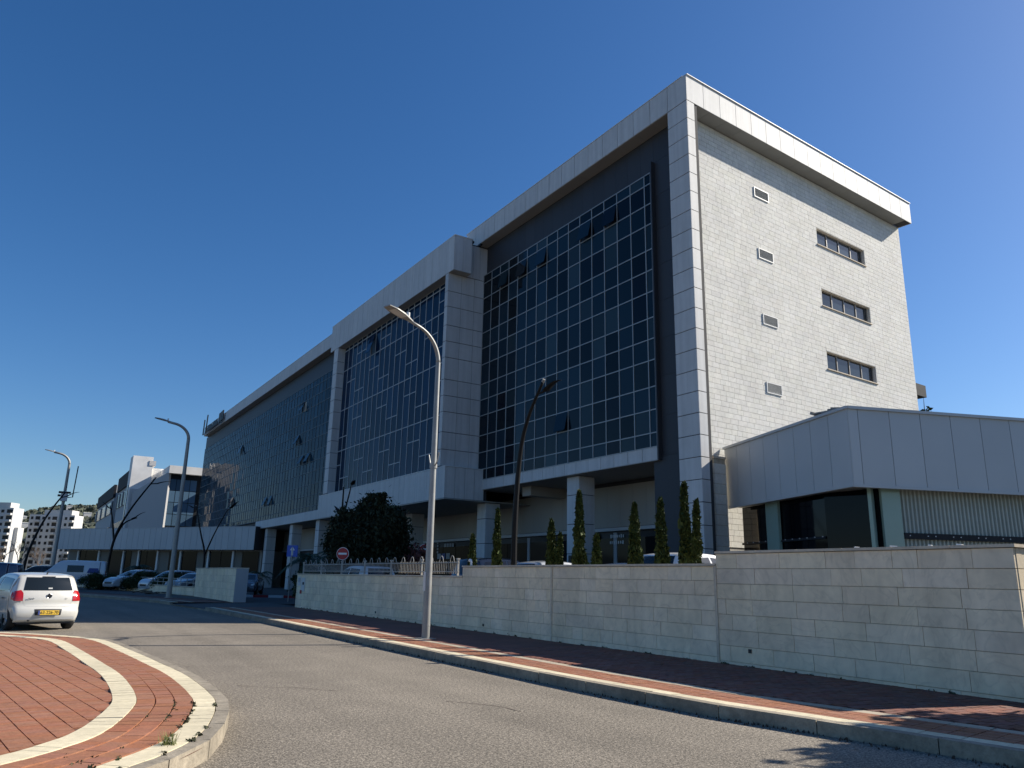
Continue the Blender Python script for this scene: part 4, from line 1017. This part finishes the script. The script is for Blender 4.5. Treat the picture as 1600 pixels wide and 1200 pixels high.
car('dark blue van cut off by the left edge of the picture', 'van', (.012, .022, .07), (.40, 33.0, 0), R(180-4), .86, name='van', cat='van')
PG = 'vehicles parked in the car park'
car('white minivan with tall red tail light parked behind the wall among cypresses', 'suv', (.75, .74, .72), (14.3, 15.9, .74), R(8), 1.0, group=PG)
car('dark grey sports utility car seen over the low end of the fence', 'suv', (.03, .035, .05), (14.3, 26.6, .70), R(4), 1.02, group=PG)
car('silver car roof showing over the wall right of the black lamp', 'hatch', (.42, .43, .44), (14.2, 22.3, .75), R(3), 1.02, group=PG)
car('pale car roof just showing over the wall between two cypresses', 'sedan', (.7, .7, .7), (14.6, 19.3, .72), R(0), 1.02, group=PG)
car('white car with sloping bonnet behind the hooped fence', 'hatch', (.7, .71, .72), (13.0, 30.5, .6), R(95), 1.0, group=PG)
car('dark grey saloon facing out of the driveway', 'sedan', (.09, .095, .11), (15.8, 62.5, .18), R(248), 1.05, group=PG)
car('white delivery van with blue lettering patch parked far left behind the low wall', 'van', (.62, .65, .70), (6.8, 74.5, .3), R(172), 1.0, group=PG, name='van', cat='van')
car('silver hatchback parked right of the white delivery van', 'hatch', (.40, .42, .45), (10.2, 71.0, .25), R(205), 1.05, group=PG)
car('pale silver estate parked between hedge and second street lamp', 'suv', (.52, .54, .57), (12.5, 67.0, .2), R(200), .95, group=PG)
car('grey car half hidden by the gate wall', 'sedan', (.25, .27, .29), (13.6, 64.0, .2), R(215), 1.0, group=PG)
car('dark car parked beside the delivery van nose', 'suv', (.02, .02, .025), (3.9, 80, .3), R(180), 1.0, group=PG)

# ================================================================== PLANTS
def cypress(label, x, y, top, wid, twin=False):
    t = thing('cypress_tree', label, 'cypress', (x, y, .62), 0, 'young cypresses in a row behind the retaining wall'); h = top-.62
    MB().tube([(0, 0, -.1), (.01, 0, h*.5), (0, .01, h*.92)], [.05, .03, .006], 7).build('trunk', 'bark', t)
    P = []
    tips = [(0, 0, h, wid)]+([(.10, -.28, h*.86, wid*.8)] if twin else [])
    for cx, cy, hh, ww in tips:
        n = int(5200*ww/.25*hh/3); q = RNG.uniform(0, 1, n)**.85; z = q*hh
        rr = ww*np.minimum(1, (1.03-q)**.62*1.15)*np.minimum(1, .55+q*2.2)*(1+.16*np.sin(z*9+cx*40)+.08*np.sin(z*23))
        a = RNG.uniform(0, 2*np.pi, n); rad = rr*np.sqrt(RNG.uniform(.35, 1, n))*(1+.12*np.sin(3*a+z*3))
        P.append(np.stack([cx*q**.3+rad*np.cos(a), cy*q**.3+rad*np.sin(a), z+RNG.normal(0, .03, n)], 1))
    leaves('crown', np.concatenate(P), .085, 'cypress_leaf', t, 1.9, .9)
for lab, y, top, wd2, tw in [('small cypress at the stepped end of the fence, leftmost of the row', 22.39, 2.97, .20, False), ('tall thin cypress left of the black lamp', 20.84, 3.72, .19, False), ('medium cypress right of the black lamp', 17.91, 3.22, .21, True),
        ('tall cypress before the middle arcade column', 16.63, 3.92, .23, False), ('shortest cypress, right of the tall one at the arcade column', 15.9, 2.74, .21, False), ('cypress in front of the white minivan tail light', 14.41, 3.42, .24, False),
        ('cypress over the white minivan roof', 13.49, 3.44, .22, False), ('twin tipped cypress against the corner column, rightmost of the row', 12.72, 3.77, .2, True)]: cypress(lab, 12.6, y, top, wd2*.82, tw)
def clump_crown(c, rad, n, k, spread, seed):
    r_ = np.random.default_rng(seed); d = r_.normal(size=(k, 3)); d /= np.linalg.norm(d, axis=1)[:, None]
    cc = np.array(c)+d*np.array(rad)*(r_.uniform(.25, 1, (k, 1))**.5); idx = r_.integers(0, k, n)
    return cc[idx]+r_.normal(size=(n, 3))*np.array(spread), cc
t = thing('round_tree', 'dense dark round tree behind the hooped fence', 'tree', (15.4, 38.0, .3))
MB().tube([(0, 0, -.1), (.05, 0, .8), (0, .1, 1.6)], [.2, .15, .13], 9).build('trunk', 'bark', t)
P, cc = clump_crown((0, 0, 2.95), (1.9, 2.25, 1.95), 62000, 170, (.22, .22, .32), 3)
tip = np.concatenate([np.stack([RNG.normal(0, .12, 900)+x, RNG.normal(0, .14, 900)+y, z+RNG.uniform(-.9, .55, 900)], 1) for x, y, z in ((0, .3, 5.0), (.1, -.75, 4.95), (-.1, 1.5, 4.55), (.2, -1.7, 4.2))])
P2, cc2 = clump_crown((0, 0, 2.95), (2.0, 2.45, 2.0), 7200, 46, (.15, .15, .18), 33); P2 = P2[P2[:, 2] > 1.2]
leaves('crown', np.concatenate([P, tip, P2]), .10, 'olive_leaf', t, 2.2, .3)
mb = MB()
for c in cc[:26]: mb.tube([(0, .1, 1.4), tuple(np.array((0, .1, 1.6))*.5+c*.5+np.array((0, 0, .1))), tuple(c)], [.06, .035, .01], 5)
mb.build('limbs', 'bark', t)
t = thing('red_shrub', 'reddish leaved shrub at the foot of the round tree', 'shrub', (16.5, 34.6, .4)); P, cc = clump_crown((0, 0, 1.7), (.5, .55, .9), 2600, 18, (.14, .14, .2), 8)
leaves('foliage', P, .11, 'red_leaf', t, 1.5); MB().tube([(0, 0, 0), (0, 0, 1.6)], [.04, .02], 6).build('stem', 'bark', t)
def palm(label, loc, h, n, ln, trunk=True, cat='palm'):
    t = thing('palm', label, cat, loc, 0, 'dark palms in the car park beds')
    if trunk: MB().tube([(0, 0, -.1), (0, 0, h)], [.12, .09], 8).build('trunk', 'bark', t)
    for k in range(n):
        a = 2*math.pi*k/n+random.uniform(-.2, .2); el = random.uniform(.2, 1.2); L_ = ln*random.uniform(.8, 1.1); mb = MB(); pr = None
        for i in range(9):
            q = i/8; r_ = L_*q*math.cos(el*(1-.3*q)); z = h+L_*(q*math.sin(el)-.75*q*q); c = Vector((r_*math.cos(a), r_*math.sin(a), z)); side = Vector((-math.sin(a), math.cos(a), 0))
            if pr is not None:
                mb.tube([pr, c], .012, 4, False)
                for sg in (-1, 1):
                    for m_ in (.3, .8):
                        b = pr+(c-pr)*m_; tip_ = b+side*sg*L_*.32*(1-.6*q)+(c-pr)*.9-Vector((0, 0, .10*L_)); mb.add([b, b+(c-pr)*.38, tip_], [(0, 1, 2)])
            pr = c
        mb.build('frond', 'frond', t)
palm('dark palm left of the round tree near the one way sign', (15.6, 48.5, .2), 2.3, 15, 1.9)
palm('second dark palm close behind the first, nearer the round tree', (16.6, 46.3, .2), 2.6, 14, 1.6)
palm('low fan palm in front of the far wing, above the gate wall', (15.2, 72, .2), 1.5, 14, 1.5)
palm('low palm right of the gate wall end', (17.2, 66, .2), 1.3, 12, 1.5)
palm('small palm left of the hedge before the far wing', (10.3, 84, .2), 1.7, 12, 1.6)
def bush(label, loc, rad, n, m='shrub_leaf', name='shrub', leaf=.12):
    t = thing(name, label, 'shrub', loc, 0, 'dark clipped shrubs and hedges'); P, cc = clump_crown((0, 0, rad[2]), rad, n, 40, (.16, .16, .14), int(loc[1]*10)); P[:, 2] = np.abs(P[:, 2])
    leaves('foliage', P, leaf*.75, m, t, 1.5); mb = MB(); mb.tube([(0, 0, -.05), (0, 0, rad[2])], [.05, .02], 6); mb.build('stem', 'bark', t)
bush('dark shrub below the palms beside the driveway sign', (15.2, 46.8, .15), (.9, 1.6, .95), 9000)
bush('dark shrub between driveway sign and fence end', (13.6, 41.5, .15), (.7, 1.0, .8), 6000)
bush('dark hedge behind the railing, right of the second street lamp base', (10.6, 64.5, .2), (1.6, 1.2, .62), 15000, name='hedge', leaf=.09)
bush('dark hedge behind the railing before the silver hatchback', (8.9, 68.8, .2), (1.4, 1.1, .72), 15000, name='hedge', leaf=.09)
bush('dark hedge before the delivery van', (6.2, 72.5, .2), (1.9, 1.1, .55), 15000, name='hedge', leaf=.09)
# unseen tree added right of the view, shaped to shade the foreground kerb
def shade_tree(label, loc, h, rad, n, seed):
    t = thing('unseen_shade_tree', label, 'tree', loc, 0, 'unseen tree added right of the view for its shade'); MB().tube([(0, 0, -.1), (.05, .05, h*.5), (0, 0, h)], [.16, .12, .05], 8).build('trunk', 'bark', t)
    P, cc = clump_crown((0, 0, h), rad, n, 60, (.3, .3, .3), seed); leaves('crown', P, .2, 'shrub_leaf', t, 1.6)
shade_tree('unseen leafy tree added outside the right edge to shade the kerb', (14.9, 1.1, .3), 3.3, (1.9, 2.9, 1.2), 34000, 21)
def bare_tree(label, loc, h, seed):
    t = thing('bare_tree', label, 'tree', loc, 0, 'bare winter trees before the apartments'); rr = random.Random(seed); mb = MB()
    def br(p, d, l, r_, lev):
        q = p+d*l; mb.tube([p, (p+q)/2+Vector((rr.uniform(-1, 1), rr.uniform(-1, 1), 0))*l*.05, q], [r_, r_*.8, r_*.6], 5, False)
        if lev == 0: return
        for k in range(4 if lev > 1 else 5): br(p+d*l*rr.uniform(.55, 1), (d+Vector((rr.uniform(-1, 1), rr.uniform(-1, 1), rr.uniform(-.2, .7)))*.75).normalized(), l*rr.uniform(.55, .75), r_*.5, lev-1)
    br(Vector((0, 0, 0)), Vector((0, 0, 1)), h*.36, h*.018, 4); mb.build('branches', 'twig', t)
for k, (lab, x, y, h) in enumerate([('bare brown tree at the left edge before the apartments', -1.6, 150, 8), ('bare brown tree left of the black leaning lamp', .6, 165, 9), ('bare tree between black lamp and far street lamp', 3.6, 150, 7), ('bare tree just left of the far wing end', 6.6, 135, 5.5), ('bare twiggy tree right of the far street lamp base', 9.4, 160, 6.5)]): bare_tree(lab, (x, y, 0), h, 40+k)
# weeds
P = []
for k in range(60):
    y = random.uniform(5.6, 37); n_ = random.randint(3, 11); P.append(np.stack([11.67+RNG.normal(0, .012, n_), y+RNG.normal(0, .04, n_), .14+np.abs(RNG.normal(0, .014, n_))], 1))
leaves('wall_weeds', np.concatenate(P), .024, 'weed', None, 2.5, .6, kind='stuff')['label'] = 'small weeds growing along the foot of the retaining wall'
P = []
for k in range(55):
    i = int(random.uniform(0, 1)*60); c = offs(IFINE, random.choice((.155, .39, .59, .79)))
    q = [p for p in c if 6.3 < p.y < 10 and p.x > .3]; p = random.choice(q); P.append(np.stack([p.x+RNG.normal(0, .012, 12), p.y+RNG.normal(0, .04, 12), dome(.4)+np.abs(RNG.normal(0, .004, 12))], 1))
leaves('island_weeds', np.concatenate(P), .022, 'weed', None, 2.0, .1, kind='stuff')['label'] = 'dry weeds in the joints of the island paving'
mb = MB(); g0 = Vector((1.36, 7.62, .15))
for k in range(90):
    a = random.uniform(0, 6.28); l = random.uniform(.06, .16); b = g0+Vector((random.gauss(0, .035), random.gauss(0, .035), 0)); tp = b+Vector((math.cos(a)*l*.5, math.sin(a)*l*.5, l)); s_ = Vector((-math.sin(a), math.cos(a), 0))*.004
    mb.add([b-s_, b+s_, tp], [(0, 1, 2)])
tag(mb.build('grass_tuft', 'grass'), 'green grass tuft growing at the kerb of the round island', 'grass')
# litter
t = thing('cut_branches', 'pile of cut dark branches lying on the far pavement', 'branches', (8.3, 60, .14))
for k in range(22): p = Vector((random.gauss(0, .35), random.gauss(0, 1.6), .06+random.uniform(0, .18))); d = Vector((random.gauss(0, .4), random.gauss(0, 1.1), random.gauss(0, .08))); MB().tube([p-d*.6, p, p+d*.6], [.03, .03, .012], 5).build('branch', 'bark', t)

# ================================================================== FAR BUILDINGS
FB = thing('stepped_building', 'white stone building with stepped tower and grey glazed corner behind the far wing', 'building')
def fb(nm, m, x0, x1, y0, y1, z0, z1, par=FB): return MB().box(x0, x1, y0, y1, z0, z1).build(nm, m, par)
def quadwall(nm, m, pts, par=FB, th=.4):
    a = [Vector(p) for p in pts]; n = (a[1]-a[0]).cross(a[2]-a[0]).normalized(); mb = MB(); k = len(a)
    mb.add(a+[p-n*th for p in a], [tuple(range(k)), tuple(range(2*k-1, k-1, -1))]+[(i, k+i, k+(i+1) % k, (i+1) % k) for i in range(k)]); return mb.build(nm, m, par)
fb('tower', 'far_stone', 15.6, 19.0, 155, 158.9, 0, 22.3); fb('tower_cap', 'far_white', 18.4, 19.5, 154.9, 158, 20.7, 21.6)
fb('stair_block', 'far_stone', 19.0, 30.5, 156, 180, 0, 20.4)
fb('screen_wall', 'far_white', 15.75, 21.3, 154.2, 154.95, 0, 16.2)
quadwall('shadow_sheet', 'far_grey', [(16.2, 153.9, 0), (20.9, 147, 0), (20.9, 147, 19.0), (16.2, 153.9, 15.6)])  # slanted grey sheet standing in for the diagonal shadow across the front
gz_ = fb('glazed_corner', 'far_dark', 20.9, 30.2, 147.4, 155.9, 0, 18.6)
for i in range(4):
    for j in range(8): piece('pane', 'far_win' if j < 4 and i != 3 else 'far_sky_tint', (21.7+i*1.15, 147.36, 2.4+j*2.05), (1.05, .06, 1.95), (0, 0, 0), gz_)
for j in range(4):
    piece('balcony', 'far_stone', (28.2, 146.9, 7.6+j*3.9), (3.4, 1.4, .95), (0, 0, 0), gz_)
    for i in range(3): piece('pane', 'far_sky_tint', (27.0+i*1.15, 147.36, 9.4+j*3.9), (1.05, .06, 2.5), (0, 0, 0), gz_)
fb('roof_slab', 'far_stone', 20.7, 30.4, 146.2, 156, 18.65, 20.0)
for i, (y0, y1, x0) in enumerate(((159.0, 177, 16.0), (189, 228, 16.4))):
    b = fb('office_wing', 'far_grey', x0, 30, y0, y1, 0, 20.0); L_ = y1-y0; yc = (y0+y1)/2
    piece('parapet', 'far_dark', (x0-.05, yc, 18.7), (.5, L_+.1, 2.8), (0, 0, 0), b)
    for z, hh in ((15.2, 2.6), (10.3, 1.3), (5.6, 1.3)):
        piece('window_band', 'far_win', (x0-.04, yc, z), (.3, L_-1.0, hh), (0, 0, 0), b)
    for k in range(4): piece('window_post', 'far_grey', (x0-.2, y0+1.2+k*(L_-2.4)/3, 15.2), (.3, L_*.035, 2.6), (0, 0, 0), b)
fb('recess', 'far_dark', 17.6, 29, 177, 189, 0, 19.0)
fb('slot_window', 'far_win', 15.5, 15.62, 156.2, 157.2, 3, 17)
def tower(label, x0, x1, y0, zt, cols, lit=1.2, seed=1):
    t = thing('apartment_tower', label, 'building', ((x0+x1)/2, y0, 0), R(-32), 'white apartment towers in the distance'); wq = (x1-x0)/1.0; x0, x1, y0 = -wq/2, wq/2, 0; rr = random.Random(seed)
    MB().box(x0, x1, y0, y0+8, 0, zt).build('wall', 'far_white', t); MB().box(x0+(x1-x0)*.3, x1-2, y0+.5, y0+7, zt, zt+2.4).build('penthouse', 'far_white', t)
    MB().box(x1-.01, x1+1.8, y0+3, y0+7.5, 0, zt-9).build('side_wing', 'far_white', t)
    nf = int(zt/3.05)
    for f_ in range(nf):
        z = zt-1.7-f_*3.05
        for k in range(cols):
            xx = x0+(x1-x0)*(k+.5)/cols; bal = (k % 3 == 1)
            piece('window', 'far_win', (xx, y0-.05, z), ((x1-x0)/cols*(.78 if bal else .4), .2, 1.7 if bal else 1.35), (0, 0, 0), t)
            if bal: piece('balcony', 'far_white', (xx, y0-.8, z-1.35), ((x1-x0)/cols*.9, 1.5, .9), (0, 0, 0), t)
tower('white apartment tower farthest left with balconies', -19, -2.6, 440, 30, 5, seed=2)
tower('white apartment tower between black lamp and far street lamp', 1.5, 24, 450, 28.5, 8, seed=3)
tower('lower white apartment block glimpsed right of the far street lamp', 20.5, 27, 470, 17, 3, seed=4)
HG = 'small white houses on the distant hillside'
for k in range(26):
    x = random.uniform(-60, 110); y = random.uniform(800, 1300); h = bvh_hill.ray_cast(Vector((x, y, 500)), Vector((0, 0, -1)))
    if h[0] is None: continue
    t = thing('hillside_house', 'tiny white house among trees on the distant hillside', 'house', (x, y, h[0].z), 0, HG); s_ = random.uniform(5, 9)
    MB().box(-s_/2, s_/2, -s_/2, s_/2, -4, s_*.6).build('wall', 'far_white', t); MB().box(-s_/2-.3, s_/2+.3, -s_/2-.3, s_/2+.3, s_*.6, s_*.7).build('roof', 'far_stone', t)
P = np.stack([RNG.uniform(-250, 350, 9000), RNG.uniform(720, 1500, 9000), np.zeros(9000)], 1); Q_ = []
for p in P:
    h = bvh_hill.ray_cast(Vector((p[0], p[1], 500)), Vector((0, 0, -1)))
    if h[0] is not None: Q_.append((p[0], p[1], h[0].z+1.2))
leaves('hillside_wood', np.array(Q_), 6.5, 'hill', None, 1.0, .0, kind='stuff')['label'] = 'dark woodland covering the distant hill'
P, cc = clump_crown((0, 0, 0), (1, 1, 1), 10, 5, (.1, .1, .1), 1)
t = thing('roof_plant', 'small green plant rising behind the low showroom roof at the stone wall edge', 'plant', (47, 26.2, 11.2)); P, cc = clump_crown((0, 0, .6), (.7, .5, .5), 900, 14, (.16, .16, .2), 5); leaves('foliage', P, .16, 'shrub_leaf', t, 2.0); MB().tube([(0, 0, -2.5), (0, 0, .5), (.1, 0, 2.2)], [.06, .04, .01], 6).build('stem', 'bark', t)

# small fittings and dirt
P = []
for k in range(420):
    y = random.uniform(2, 24) if k < 300 else random.uniform(2, 9); P.append((kx(y)-abs(random.gauss(0, .09))-.01, y, .004+random.uniform(0, .006)))
leaves('gutter_grit', np.array(P), .028, 'joint', None, 1.6, 2.5, kind='stuff')['label'] = 'dark leaf litter and grit along the kerb foot'
road_o = bpy.data.objects['road']
for pts in ([(3.1, 12.4), (3.5, 12.0), (3.75, 11.9), (4.3, 11.2), (4.6, 11.1)], [(5.2, 9.8), (5.6, 9.2), (5.7, 8.6), (6.2, 8.1)], [(2.9, 15.2), (3.6, 15.0), (4.4, 14.2), (5.2, 14.0)]):
    C = catmull(pts, 6)[:-12]; mb = MB()
    for i in range(len(C)-1):
        a, b = C[i], C[i+1]; t_ = (b-a); n_ = Vector((-t_.y, t_.x)).normalized()*random.uniform(.004, .009); j = Vector((random.gauss(0, .006), random.gauss(0, .006)))
        mb.quad((a.x-n_.x, a.y-n_.y, .004), (a.x+n_.x, a.y+n_.y, .004), (b.x+n_.x+j.x*0, b.y+n_.y, .004), (b.x-n_.x, b.y-n_.y, .004))
    mb.build('crack', 'joint', road_o)
t = thing('vent_pipe', 'short white bent pipe standing on the wall at the fence end', 'pipe', (11.85, 21.1, 1.98)); MB().tube([(0, 0, 0), (0, 0, .14), (0, .03, .19), (0, .10, .2), (0, .14, .16)], .035, 10).build('pipe', 'sign_white', t, True)
for k, (y, sx) in enumerate(((6.3, .16), (6.75, .1), (7.35, .22), (8.0, .14))):
    tag(MB().cbox((11.85, y, 2.242), (.06, sx*.5, .022), .3*k, .1, .1).build('stone_chip', 'sign_white'), ['small white stone chip on the coping nearest the wall corner', 'smallest white chip on the coping', 'longest white chip lying on the coping', 'white chip on the coping farthest from the wall corner'][k], 'stone')
for k, (x, y, z) in enumerate(((23.45, 43.2, 24.12), (24.1, 43.2, 24.12))): piece('roof_camera', 'black', (x, y-.1, z), (.18, .3, .16), (0, 0, 0), OB)
for y in (33.55, 43.4, 54.5):
    o = piece('speaker', 'black', (24.93, y+.1, 2.75), (.16, .22, .36), (0, 0, 0), OB); piece('bracket', 'black', (24.7, y-.5, 2.85), (.05, .9, .05), (0, 0, 0), OB); piece('bracket', 'black', (24.7, y-.93, 2.55), (.05, .05, .6), (0, 0, 0), OB)
